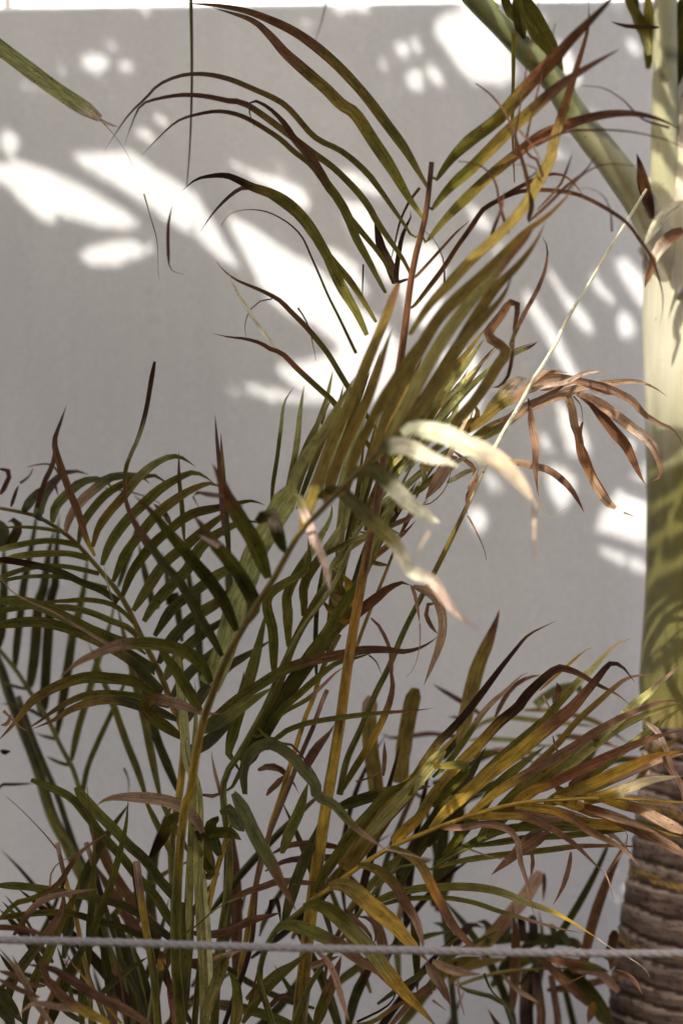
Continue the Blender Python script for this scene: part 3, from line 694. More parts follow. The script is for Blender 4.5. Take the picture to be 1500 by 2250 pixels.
SPEC_LB = """
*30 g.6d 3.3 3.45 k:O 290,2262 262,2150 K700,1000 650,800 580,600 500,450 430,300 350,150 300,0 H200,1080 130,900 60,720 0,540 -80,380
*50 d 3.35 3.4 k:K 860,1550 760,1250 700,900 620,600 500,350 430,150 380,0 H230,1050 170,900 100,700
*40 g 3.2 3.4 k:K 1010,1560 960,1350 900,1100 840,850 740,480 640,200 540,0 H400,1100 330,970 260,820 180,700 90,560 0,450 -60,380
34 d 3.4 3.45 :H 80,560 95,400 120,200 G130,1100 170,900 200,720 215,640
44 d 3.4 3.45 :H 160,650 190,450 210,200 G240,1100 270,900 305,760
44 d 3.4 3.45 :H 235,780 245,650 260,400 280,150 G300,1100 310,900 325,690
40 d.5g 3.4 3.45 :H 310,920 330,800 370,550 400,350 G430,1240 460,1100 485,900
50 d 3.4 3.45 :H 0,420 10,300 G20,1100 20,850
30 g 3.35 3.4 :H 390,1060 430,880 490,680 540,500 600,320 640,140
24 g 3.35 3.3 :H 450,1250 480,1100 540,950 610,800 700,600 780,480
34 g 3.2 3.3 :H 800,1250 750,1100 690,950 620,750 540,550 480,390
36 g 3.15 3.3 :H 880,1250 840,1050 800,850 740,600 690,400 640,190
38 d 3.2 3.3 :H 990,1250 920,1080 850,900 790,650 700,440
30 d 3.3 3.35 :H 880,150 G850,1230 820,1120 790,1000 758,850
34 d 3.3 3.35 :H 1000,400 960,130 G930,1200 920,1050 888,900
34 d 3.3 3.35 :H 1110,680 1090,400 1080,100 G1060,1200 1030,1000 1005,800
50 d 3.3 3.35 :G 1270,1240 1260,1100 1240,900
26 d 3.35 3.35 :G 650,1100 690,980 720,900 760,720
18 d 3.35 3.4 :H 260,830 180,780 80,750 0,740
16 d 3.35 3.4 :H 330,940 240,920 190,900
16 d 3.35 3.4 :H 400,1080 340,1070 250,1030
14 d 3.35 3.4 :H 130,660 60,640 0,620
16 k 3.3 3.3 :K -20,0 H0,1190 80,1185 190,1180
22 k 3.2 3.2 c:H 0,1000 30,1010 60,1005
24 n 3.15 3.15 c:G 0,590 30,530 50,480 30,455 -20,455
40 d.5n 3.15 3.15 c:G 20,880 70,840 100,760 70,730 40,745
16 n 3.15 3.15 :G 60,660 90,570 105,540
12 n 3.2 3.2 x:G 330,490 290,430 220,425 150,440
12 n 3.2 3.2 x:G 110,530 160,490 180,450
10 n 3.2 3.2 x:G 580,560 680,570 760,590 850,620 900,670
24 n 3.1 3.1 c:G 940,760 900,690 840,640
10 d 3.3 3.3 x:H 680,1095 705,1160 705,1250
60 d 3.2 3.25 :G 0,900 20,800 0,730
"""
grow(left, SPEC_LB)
SPEC_K = """
*34 o.4y.82k.9m 2.97 2.97 b:K 600,1560 590,1230 550,1050 500,800 440,580 400,420 376,308
*38 d.5g.6k.93m 2.98 2.98 b:K 960,1560 900,1300 800,1100 760,940 700,760 650,590 610,430 566,305
*54 g.5y.82k.87m 2.96 2.95 b:K 1045,1560 1010,1150 970,930 940,750 920,600 900,430
*32 g.4a.8b 2.9 2.88 b:K 700,1560 680,1450 640,1350 600,1250 572,1158
14 o.5g 2.97 3.0 x:K 620,420 615,300 600,150 580,0 575,-60
50 g 2.98 3.02 u:K 1155,860 1100,790 1020,660 900,530 800,400 680,270 560,120 450,0 H170,1160
64 d.5g 2.96 3.02 u:K 1170,690 1050,560 960,430 850,330 760,230 640,110 540,0 500,-60
40 g 2.94 2.9 :K 590,960 680,720 740,560 790,380 830,200 845,15
36 d.4g 2.95 2.93 :K 575,945 590,850 610,650 620,450 628,300
40 d.5g 2.97 2.95 u:K 1150,960 1050,880 950,800 850,740 720,695 560,660 420,635 300,615 150,595 -20,588
38 d.5g 2.97 2.95 u:K 960,940 870,890 760,850 600,810 510,780 400,768 300,765 150,780 -20,805
30 g.35b.7m 2.9 2.85 :K -20,830 100,710 200,680 330,620 400,560 450,480 520,380 620,300 705,245
36 b.3m 2.88 2.85 :K 90,920 140,850 200,760 280,690 400,650 520,630 645,612
62 d.3g 2.95 2.95 :K 160,1530 170,1400 230,1200 300,1080 380,880 460,720 505,640 530,500
62 d.6b 2.95 2.95 :K 50,1400 80,1240 150,1120 240,1000 330,880 400,770 425,600
48 d 2.97 2.97 :K 540,1520 545,1330 560,1150 590,950 605,800
54 d 2.97 2.95 :K 330,1520 370,1370 430,1230 500,1080 620,880
34 d 2.95 2.95 :K 650,1320 760,1220 870,1130 975,1060
15 y.6b 2.8 2.8 x:K 800,1500 740,1430 640,1310 540,1180 450,1060 375,850
50 y.35b 2.72 2.68 :K 720,1500 520,1400 420,1330 350,1260 290,1170 255,1030
50 b.3n 2.72 2.68 :K 990,1510 850,1420 700,1350 560,1270 430,1190 340,1140 150,1105
34 m 2.75 2.7 c:K 360,1520 280,1420 220,1340 160,1220 90,1120 -10,1000
40 m 2.75 2.7 c:K 700,1490 580,1420 460,1400 360,1390 260,1370 180,1390 110,1470
34 r 2.7 2.68 u:K -20,868 60,870 140,880 270,905
30 b 2.72 2.7 :K 260,1330 130,1280 0,1215 -30,1200
30 b 2.74 2.7 :K 230,1260 100,1190 -20,1150
60 d 2.9 2.9 :K -30,1250 60,1370 150,1500
60 d 2.92 2.9 :K -40,1380 40,1440 100,1520
90 d 3.05 3.05 u:K 960,1540 870,1180 800,950 740,780
46 b.3d 3.0 3.0 :K 760,1540 720,1250 680,1000 650,850
34 d 3.1 3.1 :K 1000,1540 990,1350 940,1150 885,1000
24 d 3.1 3.1 :K 490,1400 430,1150 375,990
22 d 3.05 3.05 :K 200,930 120,810 10,690
16 d 3.1 3.1 :K 240,940 160,800 90,720 30,650
26 d 3.0 3.0 :K 170,1250 80,1150 -10,1030
36 g 3.0 3.05 :K 1180,500 1130,380 1040,200 960,30 930,-60
34 g 3.0 3.05 :K 1240,370 1150,200 1070,50 1040,-40
8 b 2.9 2.9 x:K 370,345 320,280 230,180 130,80 40,0
34 d 3.0 3.0 :K 350,1100 270,1000 200,900
28 r.5n 2.9 2.88 c:K 1150,1540 1120,1300 1100,1150 1060,1080
50 a.4b 2.95 2.95 :K 1060,1150 1060,1060 1050,1020
12 m 2.85 2.85 x:K 330,600 340,500 400,430 470,400
26 b.5m 2.86 2.85 :K 300,1250 180,1230 80,1050
30 d.6b 3.0 3.0 :K 560,1500 460,1440 400,1380 340,1220
20 n 2.97 2.95 c:K 430,770 420,700 410,600 440,540
16 b 2.9 2.88 x:K 830,1500 800,1250 760,1080 730,1000
"""
grow(left, SPEC_K)

# --- darker, smaller palm behind on the right
back = thing('small_palm', Vector((.30, 3.42, -.03)), 'small dark palm close to the wall behind the yellow leaflets on the right', 'palm')
SPEC_J = """
*16 d 3.42 3.5 :O 1000,2262 985,2100 960,1900 930,1760 J-150,1300 0,1150 150,1020 300,930
26 n 3.45 3.4 :J 300,880 200,810 100,750 0,690
24 n 3.45 3.4 :J 200,900 140,890 90,885
22 n 3.45 3.5 :J 60,990 -40,990 I1100,925 1020,930 960,900
26 s 3.4 3.5 :J 240,960 330,910 440,890 560,900 700,920 850,930 1000,950
26 o 3.4 3.5 :J 550,850 700,850 850,880 980,920 1090,990 1180,1050
22 s 3.4 3.5 :J 220,1030 330,1020 500,1030 650,1060 800,1060
30 m 3.4 3.4 c:J 370,1080 480,1100 600,1100 700,1130
30 o 3.4 3.4 :J 150,1140 280,1110 400,1100 530,1130 640,1180
30 n 3.4 3.4 :J 740,1000 870,1010 1000,1030 1130,1080
22 n 3.4 3.4 c:J 0,990 100,1000 200,1010
30 d 3.45 3.45 :J 80,1300 200,1190 330,1120 500,1080
44 d 3.4 3.45 :J 240,1340 380,1290 540,1260 700,1260
34 m 3.4 3.4 c:J 640,1220 760,1190 900,1180 1060,1200
44 w 3.45 3.5 u:J 620,820 690,760 770,720 860,710 900,760
40 d 3.4 3.45 :J 850,1220 940,1130 1000,1050
60 d 3.45 3.5 :J 60,1120 160,1020 240,950
34 d.5n 3.4 3.45 :J 1000,1200 1100,1150 1250,1150 1400,1200
34 d 3.4 3.45 :J 1240,1080 1350,1090 1500,1140
34 o 3.2 3.1 :J 1200,1300 1350,1100 1500,1000
60 d 3.45 3.45 u:N 150,100 160,350 110,560 60,720 30,830
70 d 3.4 3.45 u:N 60,100 60,350 30,600 10,800
50 d 3.45 3.45 u:M 1400,250 1340,450 1310,650 1300,800
50 d 3.4 3.45 :M 1250,300 1280,450 1290,600 1320,830
44 n 3.4 3.45 c:M 1300,420 1400,430 1500,420
40 d 3.4 3.45 :N 0,60 150,40 300,60 420,90
40 d 3.4 3.45 :N 40,250 200,160 330,120
"""
grow(back, SPEC_J)
shrub = thing('broadleaf_shrub', Vector((.42, 3.38, -.03)), 'dark leafy shrub with brown hanging stalks beside the foot of the ringed trunk', 'shrub')
SPEC_N = """
*12 d.3o 3.2 3.3 :O 1130,2262 1100,2200 N150,1280 300,1220 450,1185 600,1175 750,1170 880,1170 990,1190
44 o.2m 3.25 3.3 u:N 880,1170 990,1190 1050,1240 1115,1310
*90 k.6b 3.35 3.35 b:N 570,1560 560,1400 570,1190
*56 b.6k 3.33 3.33 b:N 650,1560 650,1400 620,1190
*44 b 3.35 3.35 b:N 755,1560 745,1400 710,1210
100 d 3.3 3.3 u:N 770,1195 850,1230 920,1290 990,1390 1060,1510
84 o.3b.5m 3.3 3.35 u:N 260,1060 340,1000 450,870 560,740 650,590
20 n 3.3 3.3 :N 668,600 668,680 662,770
40 a.5b 3.2 3.2 :N 965,1370 950,1430 930,1500
46 d.6n 3.2 3.2 u:N 1030,1110 1070,1040 1090,940
60 b 3.2 3.2 c:N 1120,1060 1080,1130 1060,1180
60 d 3.35 3.35 :N 400,1180 460,1120 540,1060 620,1020
60 d 3.35 3.4 :N 520,1080 600,1010 700,1000 800,1010 910,1050
46 d 3.35 3.4 :N 350,1010 440,990 560,980 680,980 760,1010
44 k 3.3 3.35 c:N 120,1040 180,960 240,910 310,930
34 d 3.3 3.35 :N 100,1030 110,960 60,910 0,895
44 d 3.3 3.35 :N 330,1010 340,930 310,890 260,890
44 k 3.35 3.4 u:N 540,1000 535,900 520,860
50 k 3.35 3.4 u:N 600,1000 605,920 590,850
30 d 3.35 3.4 :N 430,1000 450,940 470,880
34 d 3.35 3.4 :N 820,1040 790,980 760,950
34 d 3.35 3.4 :N 880,1050 850,1000 800,980
34 d 3.35 3.4 :N 740,1000 720,930 690,920
50 o 3.3 3.3 :N 0,1300 60,1200 150,1130 300,1100
44 o 3.3 3.3 :N 100,1260 200,1170 330,1130 450,1110
60 d 3.3 3.3 u:N 600,1150 640,1120 700,1110 780,1120
44 r.5g 3.25 3.2 :N 680,1110 800,1130 950,1160 1060,1190
60 d 3.35 3.35 :N 400,1180 480,1140 520,1090
50 d 3.3 3.3 :N 0,1270 80,1180 160,1130
14 m 3.1 3.0 x:N 150,1230 160,1330 190,1450
20 n 3.0 3.0 c:N 1100,1180 1200,1230 1260,1330
12 b 3.0 3.0 x:N 800,1260 870,1230 930,1200
"""
grow(shrub, SPEC_N, 'stalk', 'leaf')

# extra leaves fill the depth of the clumps low down and below the frame
def filler(plant, n, x0, x1, y0, y1, d0, d1, rng, cols=('d', 'd', 'g', 'd.6n', 'b', 'g.7m', 'k')):
    for i in range(n):
        x = rng.uniform(x0, x1); y = rng.uniform(y0, y1); L = rng.uniform(160, 420); a = rng.gauss(math.radians(90), .65)
        k = rng.uniform(-.5, .5); pts = []
        for s_ in np.linspace(0, 1, 6):
            pts.append((x, y)); x += math.cos(a)*L/5; y -= math.sin(a)*L/5; a += k/3*(1 if a < 1.57 else 1)
        d = rng.uniform(d0, d1); ctrl, T = path3d(pts, d, d+rng.uniform(-.1, .08), .02)
        blade('leaflet', ctrl, T, rng.uniform(12, 26)/FPX*d, rng.choice(cols), plant, rng, 'c' if rng.random() < .3 else '', seg=26)
fr = random.Random(5)
filler(centre, 28, 420, 900, 1980, 2420, 3.04, 3.3, fr)
filler(left, 22, -60, 440, 2050, 2450, 3.05, 3.35, fr)
filler(shrub, 16, 850, 1350, 2150, 2450, 3.25, 3.5, fr)

# ------------------------------------------------------------------ the palm tree at the right edge
TD = 3.36
tree = thing('palm_tree', Vector((P(1545, 1125, TD).x, TD, -.03)), 'thick ringed palm tree with smooth pale green crownshaft at the right edge', 'palm tree')
def interp(tab, y):
    for (a, b), (c, d) in zip(tab, tab[1:]):
        if y <= c: return b+(d-b)*(y-a)/(c-a)
    return tab[-1][1]
EDGE = [(300, 1440), (400, 1412), (450, 1404), (520, 1412), (600, 1414), (700, 1411), (940, 1418), (1100, 1420), (1250, 1420), (1400, 1411), (1500, 1405), (1560, 1409), (1620, 1414), (1700, 1408), (1825, 1395), (1905, 1384), (2012, 1364), (2067, 1357), (2177, 1342), (2250, 1335), (2600, 1315), (3000, 1290)]
def lathe(name, y0, y1, step, colf, bump, mat, parent, sides=80):
    vs = []; cs = []; uv = []; fs = []; rows = int((y1-y0)/step)+1
    for i in range(rows):
        y = y0+i*step
        for j in range(sides):
            a = 2*math.pi*j/sides
            cx = P(1545, y, TD); r = (1545-interp(EDGE, y))/FPX*TD
            nx, ny = math.cos(a), math.sin(a)
            r += bump(y, a)
            vs.append((cx.x+r*nx, cx.y+r*ny, cx.z)); cs.append(colf(y, a, nx, ny)); uv.append((math.cos(a)*1.2+3, y*.11) if mat is M_TRUNK else (j*.4, y*.02))
    for i in range(rows-1):
        for j in range(sides): a = i*sides+j; b = i*sides+(j+1) % sides; fs.append((a, a+sides, b+sides, b))
    return link(name, mesh(name, vs, fs, cs, uv), mat, parent)
RINGS = []
yy = 1600.0
rr = random.Random(3)
while yy < 3050: RINGS.append((yy, rr.uniform(.6, 1.2), rr.uniform(-20, 20))); yy += rr.uniform(34, 56)
def ring_state(y, a):
    yw = y-24*math.cos(a)+6*math.sin(a*2+.6)+7*noise.noise(Vector((math.cos(a)*2, math.sin(a)*2, y*.006)))
    prev = RINGS[0]
    for k, q in enumerate(RINGS):
        if q[0] > yw: break
        prev = q
    nxt = q[0] if q[0] > yw else yw+40
    return (yw-prev[0])/max(10, nxt-prev[0]), RINGS.index(prev), yw
def trunk_bump(y, a):
    f, k, yw = ring_state(y, a)
    s = .0022*math.exp(-((f-.12)/.14)**2)-.0022*math.exp(-((f-.9)/.08)**2)
    return s+.0016*noise.noise(Vector((math.cos(a)*6, math.sin(a)*6, y*.05)))
def trunk_col(y, a, nx, ny):
    f, k, yw = ring_state(y, a)
    n1 = noise.noise(Vector((nx*5, ny*5, y*.03))); n2 = noise.noise(Vector((nx*14, ny*14, y*.09+7)))
    base = Vector((.125, .086, .066))*(1+.35*n1)
    dark = Vector((.045, .026, .018))
    if f < .34: c = Vector((.24, .18, .145))*(1+.3*n1)
    elif f > .82: c = dark
    else: c = base
    if k % 3 == 1 and .4 < f < .85 and y < 2080:
        q = max(0, min(1, .5+1.8*n2)); c = c.lerp(Vector((.34, .22, .05)), q)
    if n2 > .35: c = c.lerp(dark, .7)
    return tuple(c)
lathe('trunk', 1590, 3010, 5, trunk_col, trunk_bump, M_TRUNK, tree, 120)
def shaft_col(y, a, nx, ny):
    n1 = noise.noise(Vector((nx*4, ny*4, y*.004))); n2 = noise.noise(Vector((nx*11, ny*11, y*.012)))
    top = Vector((.60, .56, .40)); low = Vector((.125, .112, .030))  # sunlit upper and shaded lower shaft painted into the colour
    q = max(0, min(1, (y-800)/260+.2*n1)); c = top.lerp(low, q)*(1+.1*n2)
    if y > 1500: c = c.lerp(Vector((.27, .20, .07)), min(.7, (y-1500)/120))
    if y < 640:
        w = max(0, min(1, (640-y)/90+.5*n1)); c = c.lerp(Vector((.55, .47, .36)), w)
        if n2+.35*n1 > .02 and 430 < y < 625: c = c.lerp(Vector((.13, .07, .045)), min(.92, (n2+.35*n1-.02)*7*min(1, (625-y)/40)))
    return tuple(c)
def shaft_bump(y, a):
    b = .0012*noise.noise(Vector((math.cos(a)*3, math.sin(a)*3, y*.006)))
    if y < 620: b += .013*(noise.noise(Vector((math.cos(a)*7, math.sin(a)*7, y*.03))))*min(1, (620-y)/60)
    return b
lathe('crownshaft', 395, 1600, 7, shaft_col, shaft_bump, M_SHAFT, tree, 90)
# petioles rise from the top of the crownshaft; leaflets on them
def petiole(spec, w0, w1, cols, prof=None):
    pts, _ = parse_pts(spec[1]); ctrl, T = path3d(pts, spec[2], spec[3], 0)
    dm = (spec[2]+spec[3])/2
    return tube('frond_stalk', ctrl, T, w0/2/FPX*dm, w1/2/FPX*dm, cols, tree, RNG, sides=14, mat=M_SHAFT)
LC['v'] = (.43, .40, .23); LC['q'] = (.27, .28, .12); LC['z'] = (.62, .56, .42)
st1 = petiole((0, 'O 1500,640 1450,530 1404,440 1340,352 1270,262 1215,176 1130,86 1040,-4 940,-110', 3.33, 3.05), 88, 36, 'z.2v.5q')
st2 = petiole((0, 'O 1475,560 1464,460 1460,375 1460,200 1462,0 1470,-200', 3.3, 3.3), 70, 44, 'z.15v')
st3 = petiole((0, 'O 1560,640 1520,480 1520,330 1545,150 1580,-50', 3.3, 3.35), 160, 80, 'z')
for st, dcol, lst in ((st1, 'd', ["44 g.5d 3.15 3.12 :B 780,130 760,90 720,0 700,-80", "92 g.7d 3.17 3.1 :B 955,345 900,200 850,100 800,0 760,-120", "30 l 3.1 3.1 :B 690,40 650,0 600,-60",
                                "12 g 3.1 3.1 x:B 755,190 755,300 758,420 755,560 760,700", "50 d 3.12 3.08 :B 800,170 775,60 770,-80"]),
                      (st2, 'd', ["54 l.2g 3.32 3.3 :B 1350,240 1310,100 1260,0 1230,-80", "50 g 3.34 3.3 :B 1345,300 1350,100 1340,-80", "40 d 3.36 3.3 :B 1330,160 1290,60 1300,-60",
                                "60 d 3.34 3.3 :B 1450,260 1470,120 1500,-40", "60 g 3.34 3.3 :B 1450,420 1475,260 1500,100 1520,0", "56 d 3.34 3.3 :B 1450,620 1480,440 1500,300 1530,150", "40 g 3.34 3.3 :B 1430,740 1465,600 1510,380"])):
    for l_ in lst:
        w, cols, d0, d1, fl, pts = line(l_); ctrl, T = path3d(pts, d0, d1, 0)
        blade('leaflet', ctrl, T, w/FPX*d0, cols, st, RNG, fl)
for l_ in ["46 k.4r.8k 3.2 3.2 :B 1365,960 1345,860 1320,760 1297,672", "34 k 3.22 3.2 c:B 1350,930 1335,870 1310,790 1300,700", "40 b 3.19 3.19 c:D 1320,640 1330,700 1310,760 1290,830", "60 b.5z 3.21 3.2 c:B 1500,1010 1430,1060 1380,1130 1360,1190",
           "50 z 3.2 3.2 c:B 1500,880 1420,940 1370,1010 1330,1080", "20 n 2.7 2.7 :B 1395,118 1300,115 1240,110 1180,92"]:
    w, cols, d0, d1, fl, pts = line(l_); ctrl, T = path3d(pts, d0, d1, 0)
    blade('leaf_sheath' if d0 > 3 else 'dry_leaflet', ctrl, T, w/FPX*d0, cols, tree, RNG, fl, mat=M_LEAF)

# thin blurred tips of a frond near the tree, top right
SPEC_TR = """
16 n 2.66 2.7 x:B 830,870 810,760 780,660 750,560 710,480 650,410 590,365
9 n 2.62 2.6 x:B 1440,560 1320,520 1240,440 1150,385 1055,375
9 n 2.62 2.6 x:B 780,570 840,640 880,720
11 n 2.62 2.6 x:B 850,640 980,580 1100,570 1250,575 1400,605 1500,645
14 r.4n 2.66 2.62 :D 650,470 760,370 860,270 960,190 1035,85
12 n 2.66 2.62 :D 700,400 820,270 860,180 895,85
22 r 2.66 2.62 :D 650,460 670,380 655,300 640,270
16 n 2.66 2.62 x:D 540,530 510,430 490,350 470,250 420,180 350,145 265,135
12 n 2.66 2.62 x:D 660,320 640,220 610,110 580,0 B870,-20
8 n 2.62 2.6 x:D 1110,520 1100,400 1060,320 980,280 920,290
9 n 2.62 2.6 x:D 640,240 700,180 620,150 560,160
16 n 2.66 2.66 :D 440,560 470,480 500,400 520,300
10 n 2.62 2.6 x:D 860,300 960,200 1080,150 1250,160
14 n 2.66 2.6 x:D 740,250 700,130 640,20 B940,100
"""
grow(centre, SPEC_TR)

# ------------------------------------------------------------------ rope on posts
def rope():
    pts = [P(-3600, 2030, 2.6), P(-1500, 2042, 2.6), P(0, 2066, 2.6), P(500, 2080, 2.6), P(900, 2089, 2.6), P(1500, 2096, 2.6), P(3000, 2080, 2.6), P(5100, 2030, 2.6)]
    n = 900; ps, L = spline(pts, n); rs = 9.6/FPX*2.6/2*1.0; pitch = .034
    e = thing('rope', (ps[0].x, 2.6, ps[0].z), 'grey twisted rope stretched across the foot of the palms', 'rope')
    for k in range(3):
        vs = []; fs = []; sides = 7; acc = 0; nn = 2600; idx = 0
        dens, _ = spline(pts, nn)
        for i, p in enumerate(dens):
            if i: acc += (p-dens[i-1]).length
            tan = (dens[min(i+1, nn-1)]-dens[max(i-1, 0)]).normalized(); up = Vector((0, 0, 1)); s_ = tan.cross(up).normalized(); u_ = s_.cross(tan)
            a = -acc/pitch*2*math.pi+k*2*math.pi/3
            c = p+(s_*math.cos(a)+u_*math.sin(a))*rs*.72
            for j in range(sides):
                b = 2*math.pi*j/sides; vs.append(c+(s_*math.cos(b)+u_*math.sin(b))*rs*1.3)
        for i in range(nn-1):
            for j in range(sides): a = i*sides+j; b = i*sides+(j+1) % sides; fs.append((a, b, b+sides, a+sides))
        link('strand', mesh('strand', vs, fs), M_ROPE, e)
    for x, lab in ((ps[0].x, 'grey timber post holding the left end of the rope'), (ps[-1].x, 'grey timber post holding the right end of the rope')):
        vs = []; fs = []; sd = 16; zs = [-.06, .2, .5, .62, .66, .68]; rs_ = [.04, .04, .039, .039, .036, .02]
        for z, r in zip(zs, rs_):
            for j in range(sd): a = 2*math.pi*j/sd; vs.append((x+r*math.cos(a), 2.6+r*math.sin(a), z))
        for i in range(len(zs)-1):
            for j in range(sd): a = i*sd+j; b = i*sd+(j+1) % sd; fs.append((a, b, b+sd, a+sd))
        fs.append(tuple(range((len(zs)-1)*sd, len(zs)*sd)))
        tag(link('rope_post', mesh('rope_post', vs, fs), M_POST), lab, 'post', 'posts that hold the rope')
rope()

# ------------------------------------------------------------------ overhanging palm: unseen crown leaves laid out to shade the scene and drop sun patches
over = thing('overhanging_palm', Vector((-1.9, 1.9, -.03)), 'palm whose flat green leaf with a dry tip hangs in at upper left', 'palm')
LC['h'] = (.40, .40, .16)
for l_ in ["70 h.93p 2.85 2.88 ul:A -500,-120 -300,-10 -120,120 0,210 100,285 200,360 300,430 380,480 440,520", "14 p 2.88 2.88 :A 425,515 470,540 522,557",
           "5 t 2.88 2.9 x:A 440,525 500,590 550,660 585,730", "7 t.3n.6t 2.88 2.9 x:A 632,850 660,950 690,1060 695,1190 700,1230",
           "9 w.5n 2.75 2.75 x:O 418,-60 421,100 421,200 417,320 410,408", "15 n 2.75 2.75 :A 742,1160 738,1080 740,980 758,900",
           "5 n 2.8 2.8 x:A 742,1160 760,1190 810,1205", "8 n 2.6 2.6 x:A 1440,-20 1410,100 1380,190", "10 g 3.0 3.0 x:O 1128,70 1127,180 1124,260 1130,400"]:
    w, cols, d0, d1, fl, pts = line(l_); ctrl, T = path3d(pts, d0, d1, 0)
    blade('leaflet' if w > 20 else 'dry_strand', ctrl, T, w/FPX*d0, cols, over, RNG, fl, roll=.15)

U = Vector((0, 0, 1)).cross(S).normalized(); V = S.cross(U).normalized()
def uvp(p): return (p.dot(U), p.dot(V))
LIT = []      # polygons in sun coordinates
def lit_wall(tile, s, shrink=1.0):
    o = TILE[tile]; pts = [tuple(map(float, w.split(','))) for w in s.split()]
    LIT.append(([uvp(wall_point(o[0]+x/o[2], o[1]+y/o[2])) for x, y in pts], None))
def lit_spot(tile, cx, cy, rx, ry, ang=0):
    o = TILE[tile]; a0 = R(ang); pts = []
    for k in range(14):
        a = 2*math.pi*k/14; x = rx*math.cos(a); y = ry*math.sin(a)
        pts.append(uvp(wall_point(o[0]+(cx+x*math.cos(a0)-y*math.sin(a0))/o[2], o[1]+(cy+x*math.sin(a0)+y*math.cos(a0))/o[2])))
    LIT.append((pts, None))
def lit_at(tile, d, s, stripes=None):
    o = TILE[tile]; pts = [tuple(map(float, w.split(','))) for w in s.split()]
    LIT.append(([uvp(P(o[0]+x/o[2], o[1]+y/o[2], d)) for x, y in pts], stripes))
lit_wall('O', '150,338 285,330 350,375 415,415 440,440 462,485 490,530 530,592 500,580 440,528 350,472 260,408 170,356')
lit_wall('O', '500,468 560,500 640,555 700,590 755,640 800,685 845,705 880,760 870,840 830,880 790,800 700,720 640,698 590,660 565,615 535,550 508,505')
lit_wall('A', '-60,720 90,705 200,740 330,800 440,860 560,930 620,990 560,1010 420,1000 330,960 250,950 230,985 170,960 90,880 40,820 -60,750')
lit_wall('A', '330,1120 420,1075 560,1050 690,1080 640,1120 500,1170 380,1165')
for q in ((415, 275, 66, 42), (480, 200, 30, 18), (555, 290, 36, 22), (265, 310, 28, 20), (130, 395, 36, 20), (40, 625, 45, 60), (645, 45, 30, 30), (640, 595, 52, 22, 25), (715, 535, 36, 16, 30), (1350, 100, 20, 48, 15), (1120, 130, 28, 14, 20), (1490, 25, 40, 40), (600, 90, 18, 14)):
    lit_spot('A', *q)
lit_wall('C', '330,80 420,140 520,190 640,210 760,260 820,330 850,420 780,400 700,340 580,270 460,195 380,140')
lit_wall('C', '610,115 650,125 700,195 650,170')
lit_wall('C', '990,175 1080,190 1180,260 1260,310 1200,335 1100,290 1020,235')
lit_wall('O', '750,435 800,445 835,495 865,560 885,625 850,625 800,560 765,495')
lit_wall('C', '905,600 1000,640 1080,710 1140,830 1150,880 1050,820 960,740 905,650')
lit_wall('O', '865,530 960,530 978,600 972,690 940,725 905,705 872,610')
lit_wall('O', '600,805 680,792 760,765 850,765 885,830 830,885 740,900 650,852')
lit_wall('O', '480,852 560,845 650,866 715,890 600,882 500,866')
lit_wall('O', '970,770 1045,770 1060,860 1045,940 1030,1000 990,1000 960,900')
lit_wall('O', '950,48 990,20 1060,-15 1085,40 1112,90 1138,170 1100,186 1040,180 1005,150 985,115 965,90')
lit_wall('O', '715,-30 812,-30 808,30 785,25 760,22 740,5')
for q in ((270, 215, 26, 48, -30), (330, 205, 16, 44, -30), (325, 350, 42, 54, -20), (410, 335, 30, 62, -28), (180, 270, 14, 26), (200, 390, 18, 34, -25), (1205, 30, 30, 14, 40), (880, 85, 16, 40, -35)):
    lit_spot('B', *q)
lit_wall('B', '925,180 980,190 1022,240 1035,310 1055,370 1030,395 990,350 955,290')
lit_wall('B', '1222,140 1290,185 1322,230 1322,268 1262,222 1235,180')
lit_wall('B', '880,650 950,660 990,700 930,685')
lit_wall('B', '1060,490 1110,500 1140,560 1100,545')
lit_wall('B', '525,900 600,900 650,965 660,1030 605,1000 560,950')
lit_wall('B', '650,1100 690,1060 715,1080 690,1115')
lit_wall('D', '605,840 640,840 760,1000 900,1250 960,1400 1000,1420 900,1380 830,1255 760,1140 650,940')
lit_wall('D', '700,655 720,660 780,750 870,870 960,965 1020,1050 1000,1088 940,1060 880,950 800,830')
lit_wall('D', '970,720 1040,785 1120,890 1110,920 1040,870')
lit_wall('D', '1115,650 1200,680 1280,760 1340,900 1340,980 1290,960 1220,870 1160,770')
lit_spot('D', 1190, 1040, 52, 78, -10)
lit_wall('F', '520,540 600,620 640,720 570,700')
lit_wall('F', '640,360 700,400 760,480 850,580 892,680 855,760 740,745 715,620 680,470')
lit_wall('F', '590,820 700,830 790,900 785,1010 740,1100 650,1090 605,960')
lit_wall('F', '1290,880 1160,890 1060,1000 960,1150 920,1240 1050,1290 1200,1325 1290,1345')
lit_wall('F', '865,1340 1000,1365 1150,1420 1290,1480 1290,1540 1150,1490 1000,1430')
lit_wall('F', '100,1085 200,1130 240,1250 150,1262 60,1185')
lit_wall('F', '180,860 280,900 305,980 235,985')
lit_wall('F', '1090,620 1160,640 1200,730 1120,700')
lit_wall('J', '1090,660 1150,700 1190,770 1130,745')
NWALL = len(LIT)
